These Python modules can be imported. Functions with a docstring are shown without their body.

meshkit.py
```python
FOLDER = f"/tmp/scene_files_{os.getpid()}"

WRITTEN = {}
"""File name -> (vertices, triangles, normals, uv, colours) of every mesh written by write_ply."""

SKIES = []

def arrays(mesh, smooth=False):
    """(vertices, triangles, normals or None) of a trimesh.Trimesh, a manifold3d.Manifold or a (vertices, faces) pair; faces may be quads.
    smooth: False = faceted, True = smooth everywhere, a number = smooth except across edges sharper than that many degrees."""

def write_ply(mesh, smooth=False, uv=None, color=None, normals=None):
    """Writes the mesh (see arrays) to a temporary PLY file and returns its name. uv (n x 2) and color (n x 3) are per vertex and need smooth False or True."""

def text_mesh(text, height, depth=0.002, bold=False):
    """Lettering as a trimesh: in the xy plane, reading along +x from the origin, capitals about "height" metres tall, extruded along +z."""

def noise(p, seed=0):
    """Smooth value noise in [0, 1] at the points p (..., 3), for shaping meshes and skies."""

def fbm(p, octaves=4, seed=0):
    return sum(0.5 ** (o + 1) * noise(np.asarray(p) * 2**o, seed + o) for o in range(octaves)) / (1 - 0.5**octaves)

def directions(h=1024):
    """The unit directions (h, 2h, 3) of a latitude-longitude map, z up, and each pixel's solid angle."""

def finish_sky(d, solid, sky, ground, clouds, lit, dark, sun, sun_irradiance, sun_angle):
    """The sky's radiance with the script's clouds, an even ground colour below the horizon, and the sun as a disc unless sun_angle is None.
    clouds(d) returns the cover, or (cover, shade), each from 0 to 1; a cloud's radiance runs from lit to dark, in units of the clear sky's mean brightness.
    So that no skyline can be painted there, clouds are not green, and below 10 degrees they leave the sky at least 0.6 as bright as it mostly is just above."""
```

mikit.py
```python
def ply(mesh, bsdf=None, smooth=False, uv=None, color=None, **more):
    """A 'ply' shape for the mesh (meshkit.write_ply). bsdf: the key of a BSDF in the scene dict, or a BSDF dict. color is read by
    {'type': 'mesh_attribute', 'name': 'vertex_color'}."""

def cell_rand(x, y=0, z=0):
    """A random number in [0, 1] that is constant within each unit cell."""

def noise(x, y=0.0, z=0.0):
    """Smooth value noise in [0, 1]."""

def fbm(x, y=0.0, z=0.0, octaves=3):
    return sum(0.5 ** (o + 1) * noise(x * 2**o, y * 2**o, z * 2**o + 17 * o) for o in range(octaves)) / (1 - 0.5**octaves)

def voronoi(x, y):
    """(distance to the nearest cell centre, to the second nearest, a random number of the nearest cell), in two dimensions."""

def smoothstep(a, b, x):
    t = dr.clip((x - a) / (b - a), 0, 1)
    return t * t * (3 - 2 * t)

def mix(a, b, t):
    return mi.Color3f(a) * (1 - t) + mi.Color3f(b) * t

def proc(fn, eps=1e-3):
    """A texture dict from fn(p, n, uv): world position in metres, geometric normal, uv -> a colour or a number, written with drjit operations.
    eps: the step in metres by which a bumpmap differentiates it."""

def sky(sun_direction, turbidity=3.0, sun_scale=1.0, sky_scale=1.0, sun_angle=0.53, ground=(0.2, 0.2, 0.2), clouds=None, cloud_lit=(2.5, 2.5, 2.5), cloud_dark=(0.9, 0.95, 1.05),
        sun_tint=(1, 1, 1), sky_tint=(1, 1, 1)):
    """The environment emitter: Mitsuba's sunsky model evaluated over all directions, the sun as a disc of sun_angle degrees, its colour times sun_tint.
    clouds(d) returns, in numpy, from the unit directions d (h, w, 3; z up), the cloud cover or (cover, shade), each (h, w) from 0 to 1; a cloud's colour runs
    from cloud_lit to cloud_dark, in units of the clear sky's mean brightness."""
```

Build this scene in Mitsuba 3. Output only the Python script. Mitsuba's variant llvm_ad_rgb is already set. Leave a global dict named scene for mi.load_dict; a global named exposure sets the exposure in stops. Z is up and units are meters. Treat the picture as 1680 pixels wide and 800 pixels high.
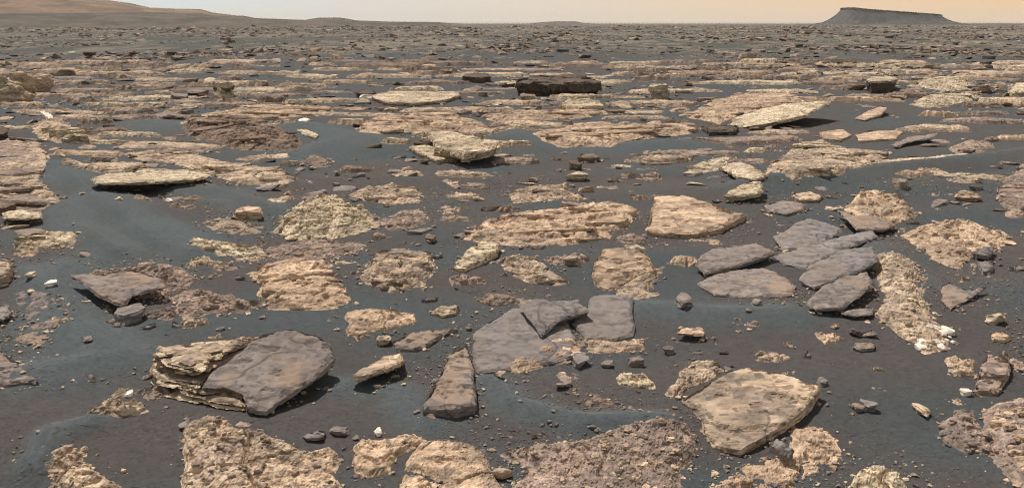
import math
import drjit as dr
import numpy as np, trimesh, mitsuba as mi, mikit, meshkit, shapely, shapely.affinity
from scipy.spatial import cKDTree, Delaunay, ConvexHull
from shapely.geometry import Polygon, Point

T = mi.ScalarTransform4f
scene, labels = {}, {}
exposure = 1.8
# ---------------------------------------------------------------- camera, sky, sun
CAM = np.array([0.0, 0.0, 2.0])
FPX, CX, CY, HOR = 840 / math.tan(math.radians(30)), 840.0, 400.0, 38.0
PITCH = math.atan((CY - HOR) / FPX)
FWD = np.array([0, math.cos(PITCH), -math.sin(PITCH)])
UP = np.array([0, math.sin(PITCH), math.cos(PITCH)])
RIGHT = np.array([1.0, 0, 0])
scene['camera'] = dict(type='perspective', fov=60.0, fov_axis='x', near_clip=0.05, far_clip=20000.0,
                       to_world=T().look_at(origin=CAM.tolist(), target=(CAM + FWD).tolist(), up=[0, 0, 1]))
SUN = (-0.30, 0.50, 0.90)


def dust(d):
    """A dusty Martian sky: a veil strongest at the horizon, paler to the left, warmer to the right."""
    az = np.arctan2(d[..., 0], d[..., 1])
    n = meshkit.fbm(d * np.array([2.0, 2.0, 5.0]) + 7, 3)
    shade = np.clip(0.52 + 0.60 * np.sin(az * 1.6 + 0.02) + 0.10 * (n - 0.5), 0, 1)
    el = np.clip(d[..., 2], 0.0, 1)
    return 0.97 * np.exp(-1.6 * el), shade          # veil thinned towards the unseen zenith to keep shadow fill low


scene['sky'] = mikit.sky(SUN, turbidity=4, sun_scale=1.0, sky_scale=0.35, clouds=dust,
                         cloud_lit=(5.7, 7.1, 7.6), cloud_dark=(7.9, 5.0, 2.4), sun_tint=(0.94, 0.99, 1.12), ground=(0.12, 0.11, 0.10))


# ---------------------------------------------------------------- noise and ground height
def n2(x, y, s=0):
    return meshkit.noise(np.stack([x, y, np.zeros_like(x) + 0.37], -1), s)


def f2(x, y, o=3, s=0):
    return meshkit.fbm(np.stack([x, y, np.zeros_like(x) + 0.37], -1), o, s)


def sstep(a, b, x):
    t = np.clip((x - a) / (b - a), 0, 1)
    return t * t * (3 - 2 * t)


def flat(px):
    """Photo pixels on the level plane z = 0."""
    px = np.asarray(px, float)
    r = FWD * FPX + RIGHT * (px[:, :1] - CX) + UP * (CY - px[:, 1:2])
    return (CAM + r * (-CAM[2] / r[:, 2:]))[:, :2]


# drifts of fresh blue-grey sand between the rocks: (course, width in metres, height)
DRIFTS = [(flat(p), w, h) for p, w, h in [
    ([(90, 275), (170, 330), (260, 385), (330, 420)], 0.42, 0.055), ([(60, 300), (130, 370), (200, 420)], 0.35, 0.04),
    ([(90, 450), (110, 540), (200, 590), (60, 620)], 0.34, 0.03), ([(1230, 312), (1400, 292), (1560, 272), (1720, 250)], 0.50, 0.07),
    ([(500, 212), (580, 232), (520, 252)], 0.8, 0.06), ([(240, 205), (330, 215)], 0.9, 0.05), ([(850, 225), (980, 246), (1130, 236)], 0.7, 0.06),
    ([(300, 312), (370, 318), (430, 345)], 0.4, 0.04), ([(1060, 500), (1160, 515), (1290, 520)], 0.28, 0.03), ([(1490, 470), (1440, 405), (1400, 390)], 0.25, 0.03),
    ([(560, 630), (650, 640), (700, 690)], 0.20, 0.02), ([(800, 620), (840, 660), (950, 690), (1080, 690)], 0.16, 0.03), ([(60, 770), (90, 720), (150, 705)], 0.12, 0.03)]]


def drift(x, y):
    """(height, cover) of the drifts."""
    z = np.zeros(np.shape(x))
    wob = 0.35 * (f2(x * 1.3, y * 1.3, 2, 9) - 0.5)
    for P, w, h in DRIFTS:
        d2 = np.full(np.shape(x), 1e9)
        for a, b in zip(P[:-1], P[1:]):
            t = np.clip(((x - a[0]) * (b[0] - a[0]) + (y - a[1]) * (b[1] - a[1])) / ((b - a) @ (b - a)), 0, 1)
            d2 = np.minimum(d2, (x - a[0] - t * (b[0] - a[0])) ** 2 + (y - a[1] - t * (b[1] - a[1])) ** 2)
        u = np.sqrt(d2) / w + wob / max(w, 0.3) * 0.6
        z = np.maximum(z, 1.9 * h * np.maximum(0, 1 - np.abs(u)) ** 1.2)
    return z


def G(x, y):
    """Height of the sand."""
    x, y = np.asarray(x, float), np.asarray(y, float)
    d = np.hypot(x, y)
    z = 0.24 * (f2(x * 0.45 + 3, y * 0.34, 2, 1) - 0.5) * sstep(30, 12, d)
    z = z + 0.40 * (f2(x * 0.07, y * 0.06, 2, 2) - 0.5) * sstep(8, 30, d)
    z = z + 1.3 * (f2(x * 0.012, y * 0.012, 2, 3) - 0.5) * sstep(50, 250, d)
    # wind ripples, strongest in the drift on the left and the channel on the right
    w = 0.15 + sstep(1.8, 0.3, np.abs(x + 3.7 - 0.12 * (y - 8))) * sstep(5, 7, y) * sstep(16, 11, y)
    ph = (x * 0.75 + y * 0.65) * 7.0 + 5.0 * f2(x * 0.6, y * 0.5, 2, 4)
    z = z + 0.036 * w * (1 - np.abs(np.sin(ph))) * sstep(25, 10, d)
    ph2 = (x * -0.15 + y) * 4.2 + 4.0 * f2(x * 0.35, y * 0.35, 2, 5)
    z = z + 0.02 * np.sin(ph2) * f2(x * 0.3, y * 0.3, 2, 6) * sstep(40, 15, d)
    return z + drift(x, y)


def rays(px):
    px = np.asarray(px, float)
    return FWD * FPX + RIGHT * (px[:, :1] - CX) + UP * (CY - px[:, 1:2])


def on_ground(px, lift=0.0):
    """Where photo pixels meet the sand (raised by lift)."""
    r = rays(px)
    z = np.zeros(len(r)) + lift
    for _ in range(25):
        t = (z - CAM[2]) / r[:, 2]
        p = CAM + r * t[:, None]
        z = 0.5 * z + 0.5 * (G(p[:, 0], p[:, 1]) + lift)
    return CAM + r * ((z - CAM[2]) / r[:, 2])[:, None]


def on_plane(px, c, sx, sy):
    r = rays(px)
    # z = c2 + sx (x-c0) + sy (y-c1)
    t = (c[2] - CAM[2] + sx * (CAM[0] - c[0]) + sy * (CAM[1] - c[1])) / (r[:, 2] - sx * r[:, 0] - sy * r[:, 1])
    return CAM + r * t[:, None]


# ---------------------------------------------------------------- materials
def mat(name, fn, rough=0.9, bump=None, scale=0.004, eps=2e-3):
    b = dict(type='principled', base_color=mikit.proc(fn), roughness=rough, specular=0.25)
    if bump is not None:
        b = dict(type='bumpmap', scale=scale, arbitrary=mikit.proc(bump, eps), bsdf=b)
        b = {k: v for k, v in b.items()}
    scene[name] = dict(type='twosided', bsdf=b)


N, F, SS, MIX = mikit.noise, mikit.fbm, mikit.smoothstep, mikit.mix


def sand_colour(p, n, uv):
    w1 = F(p.x * 0.35 + 2, p.y * 0.35, 0, 2) * 3.0
    a = F(p.x * 0.22 + 11 + w1, p.y * 0.42 + w1 * 0.6, 0, 3)
    b = F(p.x * 0.7 + w1, p.y * 1.3 + 5, 0, 3)
    teal = SS(0.40, 0.58, 0.62 * a + 0.38 * b)
    near = mi.Float(0.0)
    wob = 0.35 * (N(p.x * 1.3, p.y * 1.3, 5) - 0.5)
    for P, w, h in DRIFTS:
        for k in range(len(P) - 1):
            ax, ay, bx, by = float(P[k][0]), float(P[k][1]), float(P[k + 1][0]), float(P[k + 1][1])
            L = (bx - ax) ** 2 + (by - ay) ** 2
            t = dr.clip(((p.x - ax) * (bx - ax) + (p.y - ay) * (by - ay)) / L, 0, 1)
            dd = dr.sqrt(dr.square(p.x - ax - t * (bx - ax)) + dr.square(p.y - ay - t * (by - ay)))
            near = dr.maximum(near, 1 - SS(0.35, 1.35, dd / w + wob))
    c = MIX((0.0605, 0.0585, 0.060), (0.050, 0.063, 0.070), teal)
    c = MIX(c, (0.066, 0.085, 0.094), near * 0.85)
    red = SS(0.50, 0.72, F(p.x * 0.5 + 40, p.y * 0.5, 0, 3))
    c = MIX(c, (0.074, 0.063, 0.058), red * 0.4)
    g = N(p.x * 90, p.y * 90, p.z * 90)
    g2 = N(p.x * 31, p.y * 31, 3)
    c = c * (0.74 + 0.34 * g + 0.18 * g2)
    # far plain: rubble too small to pick apart
    d = mi.Float(p.x * p.x + p.y * p.y)
    far = SS(900.0, 8000.0, d)
    r1 = F(p.x * 1.3, p.y * 0.30, 0, 3)
    r2 = F(p.x * 0.16 + 7, p.y * 0.05, 0, 3)
    tan = SS(0.44, 0.60, 0.55 * r1 + 0.45 * r2)
    return MIX(c, MIX((0.060, 0.066, 0.062), (0.165, 0.150, 0.120), tan), far * 0.9)


def sand_bump(p, n, uv):
    return 0.8 * N(p.x * 90, p.y * 90, 0) + 0.8 * N(p.x * 35, p.y * 35, 4) + 2.0 * SS(0.75, 0.95, N(p.x * 60 + 5, p.y * 60, 2))


def rock_fn(base, dark, dust=(0.125, 0.112, 0.105), dust_amt=0.6, pits=0.5, light=None, sc=1.0, off=0.0, streak=0.74):
    def fn(p, n, uv):
        x, y, z = p.x * sc + off, p.y * sc + off, p.z * sc
        a = F(x * 3.1, y * 2.0, z * 9, 3)
        c = MIX(base, dark, SS(0.36, 0.72, a) * 0.6)
        hi = F(x * 24, y * 24, z * 60, 2)
        st = F(x * 3.5 + 31, y * 24, z * 60, 2)
        band = F(x * 0.8 + 3, y * 6.5, z * 35, 2)
        c = c * (1.04 - 0.33 - 0.95 * streak + 0.70 * hi + streak * (st + 0.9 * band))
        if light is not None:
            c = MIX(c, light, SS(0.52, 0.72, F(x * 6 + 9, y * 5, z * 20, 3)) * 0.7)
        pit = SS(0.60, 0.72, N(x * 34, y * 34, z * 70))  # dark specks in the colour, standing in for the shade of small crevices
        cr = 1 - SS(0.0, 0.016, dr.abs(F(x * 1.9 + 5, y * 1.9, z * 4, 3) - 0.5))
        c = MIX(c, [0.5 * v for v in dark], cr * SS(0.45, 0.6, N(x * 1.3, y * 1.3, 7)) * 0.8)
        pit2 = SS(0.66, 0.78, N(x * 13 + 8, y * 17, z * 40))
        c = MIX(c, [0.45 * v for v in dark], pit * pits)
        c = MIX(c, [0.6 * v for v in dark], pit2 * pits * 0.9)
        du = SS(0.46, 0.64, 0.6 * F(x * 1.7 + 21, y * 1.4, 0, 3) + 0.4 * F(x * 9 + 4, y * 9, 0, 2)) * SS(0.3, 0.9, n.z)
        return MIX(c, dust, du * dust_amt)
    return fn


def rock_bump(p, n, uv):
    return N(p.x * 45, p.y * 45, p.z * 90) + 0.6 * N(p.x * 110, p.y * 110, p.z * 160) + 1.2 * N(p.x * 16, p.y * 16, p.z * 70)


def slab_bump(p, n, uv):
    return 0.8 * N(p.x * 30, p.y * 30, p.z * 60) + 0.4 * N(p.x * 90, p.y * 90, p.z * 160)


mat('sand_material', sand_colour, 0.95, sand_bump, 0.0022)
mat('tan', rock_fn((0.49, 0.385, 0.28), (0.19, 0.15, 0.125), dust_amt=0.5, pits=0.6, light=(0.58, 0.48, 0.36)), 0.9, rock_bump, 0.008)
mat('peach', rock_fn((0.49, 0.375, 0.27), (0.24, 0.175, 0.13), dust_amt=0.45, pits=0.35, off=5.3), 0.9, rock_bump, 0.006)
mat('cream', rock_fn((0.53, 0.45, 0.325), (0.22, 0.175, 0.125), dust_amt=0.25, pits=0.65, light=(0.68, 0.60, 0.47), off=9.7), 0.9, rock_bump, 0.008)
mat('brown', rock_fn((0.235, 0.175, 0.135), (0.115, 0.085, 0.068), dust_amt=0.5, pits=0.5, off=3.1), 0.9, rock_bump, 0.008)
mat('mauve', rock_fn((0.31, 0.245, 0.205), (0.145, 0.118, 0.105), dust=(0.15, 0.125, 0.115), dust_amt=0.6, pits=0.5, light=(0.40, 0.30, 0.22), off=13.0), 0.9, rock_bump, 0.008)
mat('grey', rock_fn((0.205, 0.192, 0.190), (0.130, 0.121, 0.122), dust=(0.22, 0.185, 0.16), dust_amt=0.45, pits=0.4, off=1.7, streak=0.22), 0.85, slab_bump, 0.004)
mat('warmgrey', rock_fn((0.205, 0.183, 0.173), (0.145, 0.126, 0.122), dust=(0.30, 0.225, 0.165), dust_amt=0.6, pits=0.45, off=17.0, streak=0.22), 0.88, slab_bump, 0.005)
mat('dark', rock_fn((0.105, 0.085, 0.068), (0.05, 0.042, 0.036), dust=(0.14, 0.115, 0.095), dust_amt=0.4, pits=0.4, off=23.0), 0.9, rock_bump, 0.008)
mat('white', rock_fn((0.74, 0.70, 0.63), (0.42, 0.37, 0.31), dust_amt=0.0, pits=0.2, off=29.0), 0.8, rock_bump, 0.005)
# ---------------------------------------------------------------- builders
def key_for(name):
    if name not in labels and not any(k == name or k.startswith(name + '__') for k in scene):
        return name
    i = 1
    while f'{name}_{i:03d}' in labels:
        i += 1
    return f'{name}_{i:03d}'


def thing(name, label, cat, group=None):
    k = key_for(name)
    labels[k] = dict(label=label, category=cat)
    if group:
        labels[k]['group'] = group
    return k


def part(key, name, mesh, m, smooth=False):
    base, k, i = f'{key}__{name}', f'{key}__{name}', 0
    while k in scene:
        i += 1
        k = f'{base}_{i:03d}'
    scene[k] = mikit.ply(mesh, m, smooth)
    return k


def structure(name, mesh, m, smooth=True, kind='structure', label=None):
    k = key_for(name)
    scene[k] = mikit.ply(mesh, m, smooth)
    labels[k] = dict(kind=kind)
    if label:
        labels[k]['label'] = label
    return k


FOOT = []        # outlines of the rocks already placed, in plan


def ragged(P, step, amp, rng, freq=None):
    """Resample a closed outline and roughen it with two scales of notches."""
    P = np.asarray(P, float)
    ring = shapely.LinearRing(P)
    n = int(np.clip(ring.length / step, 14, 420))
    q = np.array([ring.interpolate(t, normalized=True).coords[0] for t in np.arange(n) / n])[:, :2]
    # keep the corners that were drawn
    tan = np.roll(q, -1, 0) - np.roll(q, 1, 0)
    nor = np.stack([tan[:, 1], -tan[:, 0]], 1) / (np.linalg.norm(tan, axis=1, keepdims=True) + 1e-9)
    o = rng.uniform(0, 99, 2)
    f = freq or 1.0 / max(step * 7, 1e-3)
    k = (f2(q[:, 0] * f + o[0], q[:, 1] * f + o[1], 2) - 0.5) * 2.2 + (rng.random(n) - 0.5) * 0.7
    big = min(ring.length * 0.010, amp * 3.0)
    fb = 9.0 / ring.length
    k2 = f2(q[:, 0] * fb + o[1], q[:, 1] * fb + o[0], 3) - 0.5
    k2 = np.where(np.abs(k2) > 0.10, k2 * 1.6, k2)          # a few bites out of the edge
    return q + nor * (k * amp + k2 * big)[:, None], nor


def area2(P):
    x, y = P[:, 0], P[:, 1]
    return 0.5 * np.sum(x * np.roll(y, -1) - y * np.roll(x, -1))


def slab_mesh(P2, ztop, thick, rng, step, amp=None, under=0.0, layers=3, bump=0.004, inner=None, chamfer=None):
    """A plate: rough top over the outline P2, sides in uneven layers, closed below. ztop(x, y) gives the plane of the top; the
    underside lies thick lower and is pulled inwards by under."""
    P2 = np.asarray(P2, float)
    if area2(P2) < 0:
        P2 = P2[::-1]
    amp = step * 0.7 if amp is None else amp
    q, nor = ragged(P2, step, amp, rng)          # nor points outwards for a counter-clockwise outline
    n = len(q)
    inner = inner or step * 1.7
    x0, y0 = q.min(0)
    x1, y1 = q.max(0)
    gx, gy = np.meshgrid(np.arange(x0, x1, inner), np.arange(y0, y1, inner))
    g = np.stack([gx.ravel(), gy.ravel()], 1)
    g = g + rng.uniform(-0.3, 0.3, g.shape) * inner
    poly = Polygon(q)
    if not poly.is_valid:
        poly = poly.buffer(0)
    ch = chamfer if chamfer is not None else min(0.25 * thick, 0.012)
    tree = cKDTree(q)
    if len(g):
        g = g[shapely.contains_xy(poly, g[:, 0], g[:, 1])]
        g = g[tree.query(g)[0] > inner * 0.6] if len(g) else g
    top2 = np.vstack([q, g]) if len(g) else q
    tri = Delaunay(top2).simplices
    cen = top2[tri].mean(1)
    tri = tri[shapely.contains_xy(poly, cen[:, 0], cen[:, 1])]
    a = top2[tri]
    u_, w_ = a[:, 1] - a[:, 0], a[:, 2] - a[:, 0]
    s = u_[:, 0] * w_[:, 1] - u_[:, 1] * w_[:, 0]
    tri = np.where((s < 0)[:, None], tri[:, ::-1], tri)
    o = rng.uniform(0, 99, 2)
    zt = ztop(top2[:, 0], top2[:, 1])
    fr = 1.0 / max(inner * 4, 1e-3)
    zt = zt + bump * 2 * (f2(top2[:, 0] * fr + o[0], top2[:, 1] * fr + o[1], 3) - 0.5)
    # flakes that have spalled off the top, most of them along the edge
    dist = tree.query(top2)[0]
    size = math.sqrt(max(poly.area, 1e-6))
    fl = f2(top2[:, 0] * 4 / size + o[1], top2[:, 1] * 6 / size + o[0], 3) + 0.12 * np.exp(-dist / (0.07 * size))
    spall = min(0.25 * thick, 2.0 * bump + 0.004)
    zt -= spall * (sstep(0.55, 0.57, fl) + sstep(0.64, 0.66, fl))
    zt -= ch * 0.6 * np.exp(-dist / (1.2 * step))
    zt[:n] -= ch * (0.2 + 0.8 * n2(q[:, 0] * fr * 1.5 + 5, q[:, 1] * fr * 1.5))
    V = [np.column_stack([top2, zt])]
    Fc = [tri]
    prev = np.arange(n)
    base = len(top2)
    zc = ztop(q[:, 0], q[:, 1])
    cuts = np.cumsum(rng.uniform(0.6, 1.4, layers))
    cuts /= cuts[-1]
    rows = []
    last = 0.0
    for L, c in enumerate(cuts):
        jut = under * c ** 1.3 + amp * 0.6 * rng.random()
        jit = amp * 0.8 * (n2(q[:, 0] * fr * 3 + 7 * L, q[:, 1] * fr * 3 + 3 * L) - 0.5)
        rows.append((last + (c - last) * 0.12 if L else 0.08 * c, jut, jit))
        rows.append((c, jut + 0.15 * under / layers, jit))
        last = c
    for c, jut, jit in rows:
        r = q - nor * (jut + jit)[:, None]
        V.append(np.column_stack([r, zc - ch - c * max(thick - ch, 1e-3)]))
        cur = np.arange(base, base + n)
        nx = np.roll(np.arange(n), -1)
        Fc += [np.stack([prev, cur, prev[nx]], 1), np.stack([prev[nx], cur, cur[nx]], 1)]
        prev, base = cur, base + n
    low = V[-1]
    V.append(low.mean(0, keepdims=True))
    Fc.append(np.stack([prev, np.full(n, base), np.roll(prev, -1)], 1))
    return np.vstack(V), np.vstack(Fc)


def px_step(d, px=1.5):
    return max(px * d / 887.0, 0.006)


def slab(name, label, cat, px, m, h=0.06, t=0.06, tilt=(0, 0), under=0.0, layers=3, bump=0.004, seed=0, key=None, pname=None, amp=1.0, group=None, step=None, h_scale=None):
    """A slab whose top face, seen in the photo as the outline px, lies h above the sand and leans by tilt = (rise per metre to the right, rise per metre away)."""
    rng = np.random.default_rng(abs(hash_(label or name)) % 2 ** 31 + seed)
    px = np.asarray(px, float)
    if h_scale is None:
        h_scale = 0.36 if px[:, 1].mean() < 300 else 0.55
    h, t, under, bump = max(h * h_scale, 0.03), t * (max(h_scale, 0.42) if under > 0.015 else 1.0), under * h_scale, bump * max(h_scale, 0.6)
    q = on_ground(px, h)
    c = q.mean(0)
    gz = G(q[:, 0], q[:, 1])
    if h_scale < 1:       # lie along the slope of the sand
        sl = np.linalg.lstsq(np.column_stack([q[:, :2] - c[:2], np.ones(len(q))]), gz, rcond=None)[0]
        tilt = (tilt[0] + sl[0], tilt[1] + sl[1])
    c[2] = gz.mean() + h
    W = on_plane(px, c, *tilt)
    W = on_plane(px, np.array([*W[:, :2].mean(0), c[2]]), *tilt)
    c = np.array([*W[:, :2].mean(0), c[2]])
    d = np.linalg.norm(W.mean(0) - CAM)
    step = step or px_step(d, 1.5)
    FOOT.append(Polygon(W[:, :2]).buffer(0))
    mesh = slab_mesh(W[:, :2], lambda x, y: c[2] + tilt[0] * (x - c[0]) + tilt[1] * (y - c[1]), t, rng, step, amp=step * 0.8 * amp, under=under, layers=layers, bump=bump)
    if key:
        part(key, pname, mesh, m)
        return W
    k = thing(name, label, cat, group)
    scene[k] = mikit.ply(mesh, m)
    return k, W


def hash_(s):
    h = 7
    for ch in s:
        h = (h * 31 + ord(ch)) % 1000003
    return h


def outcrop_mesh(W, rng, cell, h=0.06, edge=0.06, wob=0.05, step=0.018, rough=0.012, nod=0.0, dip=(0, 0), fill=0.5, cell_y=1.6, relief=1.25, cracks=0.012, pock=1.0):
    """Bedrock breaking the sand: a height field with worn ledges; whatever dips below the sand is buried by it."""
    poly = Polygon(W).buffer(0)
    m = wob * 1.5 + 0.02
    x0, y0, x1, y1 = poly.bounds
    cy = cell * cell_y
    xs, ys = np.arange(x0 - m, x1 + m, cell), np.arange(y0 - m, y1 + m, cy)
    X, Y = np.meshgrid(xs, ys)
    o = rng.uniform(0, 50, 8)
    b = np.vstack([np.array(g.exterior.segmentize(cell * 1.5).coords) for g in getattr(poly, 'geoms', [poly])])
    dist = cKDTree(b).query(np.stack([X.ravel(), Y.ravel()], 1))[0].reshape(X.shape)
    ins = shapely.contains_xy(poly, X.ravel(), Y.ravel()).reshape(X.shape)
    d = np.where(ins, dist, -dist)
    fw = 1.0 / (wob * 3.2 + 1e-6)
    d = d + wob * 2.0 * (f2(X * fw + o[0], Y * fw * 0.8 + o[1], 3) - 0.5)
    d = d + 0.35 * edge
    e = sstep(0, edge, d)
    size = math.sqrt(poly.area)
    lo = f2(X * 1.6 / size + o[2], Y * 1.1 / size + o[3], 2)
    mid = f2(X * 7 / size + o[4], Y * 4.5 / size + o[5], 3)
    raw = h * e * (1 - fill * relief + 2.0 * fill * relief * (0.55 * lo + 0.45 * mid)) + h * 0.25 * sstep(0, size * 0.3, d)
    raw = raw + (dip[0] * (X - X.mean()) + dip[1] * (Y - Y.mean())) * e
    if step > 0:
        s = raw / step + 1.1 * (f2(X * 5 / size + o[6], Y * 3 / size + o[7], 2) - 0.5)
        fl = np.floor(s)
        raw = raw * 0.25 + 0.75 * step * (fl + sstep(0.62, 0.98, s - fl))
    if cracks > 0:
        # pockets and pits worn into the rock, filled with sand where they are deep
        pk = f2(X / 0.16 + o[1], Y / 0.16 + o[2], 3)
        pk2 = f2(X / 0.06 + o[2], Y / 0.06 + o[4], 2)
        raw = raw - pock * (0.55 * h + 0.008) * e * sstep(0.50, 0.66, pk) - pock * (0.25 * h + 0.008) * e * sstep(0.58, 0.70, pk2)
    fr = 1.0 / (cell * 5)
    z = raw + rough * e * 2 * (f2(X * fr, Y * fr * 0.8, 2) - 0.5) + rough * 0.6 * e * (rng.random(X.shape) - 0.5)
    if nod > 0:
        fn = 1.0 / 0.055
        q = n2(X * fn + o[0], Y * fn + o[1])
        q2 = n2(X * fn * 2.1 + o[2], Y * fn * 2.1 + o[3])
        z = z + nod * e * ((1 - np.abs(2 * q - 1)) * 1.2 + 0.6 * (1 - np.abs(2 * q2 - 1)) - 0.8)
    if cracks > 0:
        m_ = max(6, int(rng.integers(9, 16)))
        pts = np.column_stack([rng.uniform(x0, x1, m_), rng.uniform(y0, y1, m_)])
        wx = 0.10 * size * (f2(X * 4 / size + o[3], Y * 4 / size + o[1], 3) - 0.5)
        dk = cKDTree(pts).query(np.column_stack([(X + wx).ravel(), (Y - wx).ravel()]), k=2)[0]
        gap = (dk[:, 1] - dk[:, 0]).reshape(X.shape)
        on = sstep(0.40, 0.52, f2(X * 2.5 / size + o[5], Y * 2.5 / size + o[6], 2))
        z = z - (cracks + 0.3 * h) * on * e * sstep(cell * 2.6 + 0.006, 0.0, gap)
    z = np.where(d > 0, z, np.minimum(z, 0) + d * 1.2) - 0.012
    gz = G(X, Y)
    keep = z > -0.03
    V = np.stack([X, Y, gz + np.maximum(z, -0.06)], -1).reshape(-1, 3)
    i = np.arange(X.size).reshape(X.shape)
    a, b_, c, dd = i[:-1, :-1], i[:-1, 1:], i[1:, 1:], i[1:, :-1]
    ok = (keep[:-1, :-1] | keep[:-1, 1:] | keep[1:, 1:] | keep[1:, :-1])
    tri = np.vstack([np.stack([a[ok], b_[ok], c[ok]], 1), np.stack([a[ok], c[ok], dd[ok]], 1)])
    used, inv = np.unique(tri, return_inverse=True)
    return V[used], inv.reshape(tri.shape), (X, Y, gz + z, d)


POOL = {}


def chip_mesh(rng, w, dp, hh, kind='chip', sub=1, pool=False):
    """A stone of that size; pool: a scaled one of forty shapes, for the many small ones."""
    if not pool:
        return chip_shape(rng, w, dp, hh, kind, sub)
    k = (kind, sub, int(rng.integers(40)))
    if k not in POOL:
        POOL[k] = chip_shape(np.random.default_rng(hash_(str(k))), 1, 1, 1, kind, sub)
    v, f = POOL[k]
    return v * np.array([w, dp, hh]), f


def chip_shape(rng, w, dp, hh, kind, sub):
    """An angular stone: the hull of a few points in a box w x dp x hh, split along its bedding when large."""
    n = 26 if sub else 11
    p = rng.normal(size=(n, 3))
    p /= np.abs(p).max(1, keepdims=True) ** (0.75 if kind == 'chip' else 0.2) * np.linalg.norm(p, axis=1, keepdims=True) ** (0.25 if kind == 'chip' else 0.8)
    if kind == 'flat':
        p[:, 2] = np.sign(p[:, 2]) * (0.75 + 0.25 * rng.random(n))
    p = p * (0.82 + 0.18 * rng.random((n, 1)))
    h = ConvexHull(p)
    used = np.unique(h.simplices)
    m = trimesh.Trimesh(p[used], np.searchsorted(used, h.simplices), process=False)
    m.fix_normals()
    for _ in range(sub):
        m = m.subdivide()
    v = m.vertices
    if sub:
        o = rng.uniform(0, 50, 3)
        nn = meshkit.fbm(v * np.array([1.6, 1.6, 2.6]) + o, 2) - 0.5
        v = v * (1 + 0.55 * nn[:, None])
    ext = np.maximum(v.max(0) - v.min(0), 1e-6)
    v = (v - (v.max(0) + v.min(0)) / 2) / ext * np.array([w, dp, hh])
    return v, m.faces


def rotz(v, a):
    c, s = math.cos(a), math.sin(a)
    return np.column_stack([c * v[:, 0] - s * v[:, 1], s * v[:, 0] + c * v[:, 1], v[:, 2]])


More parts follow.
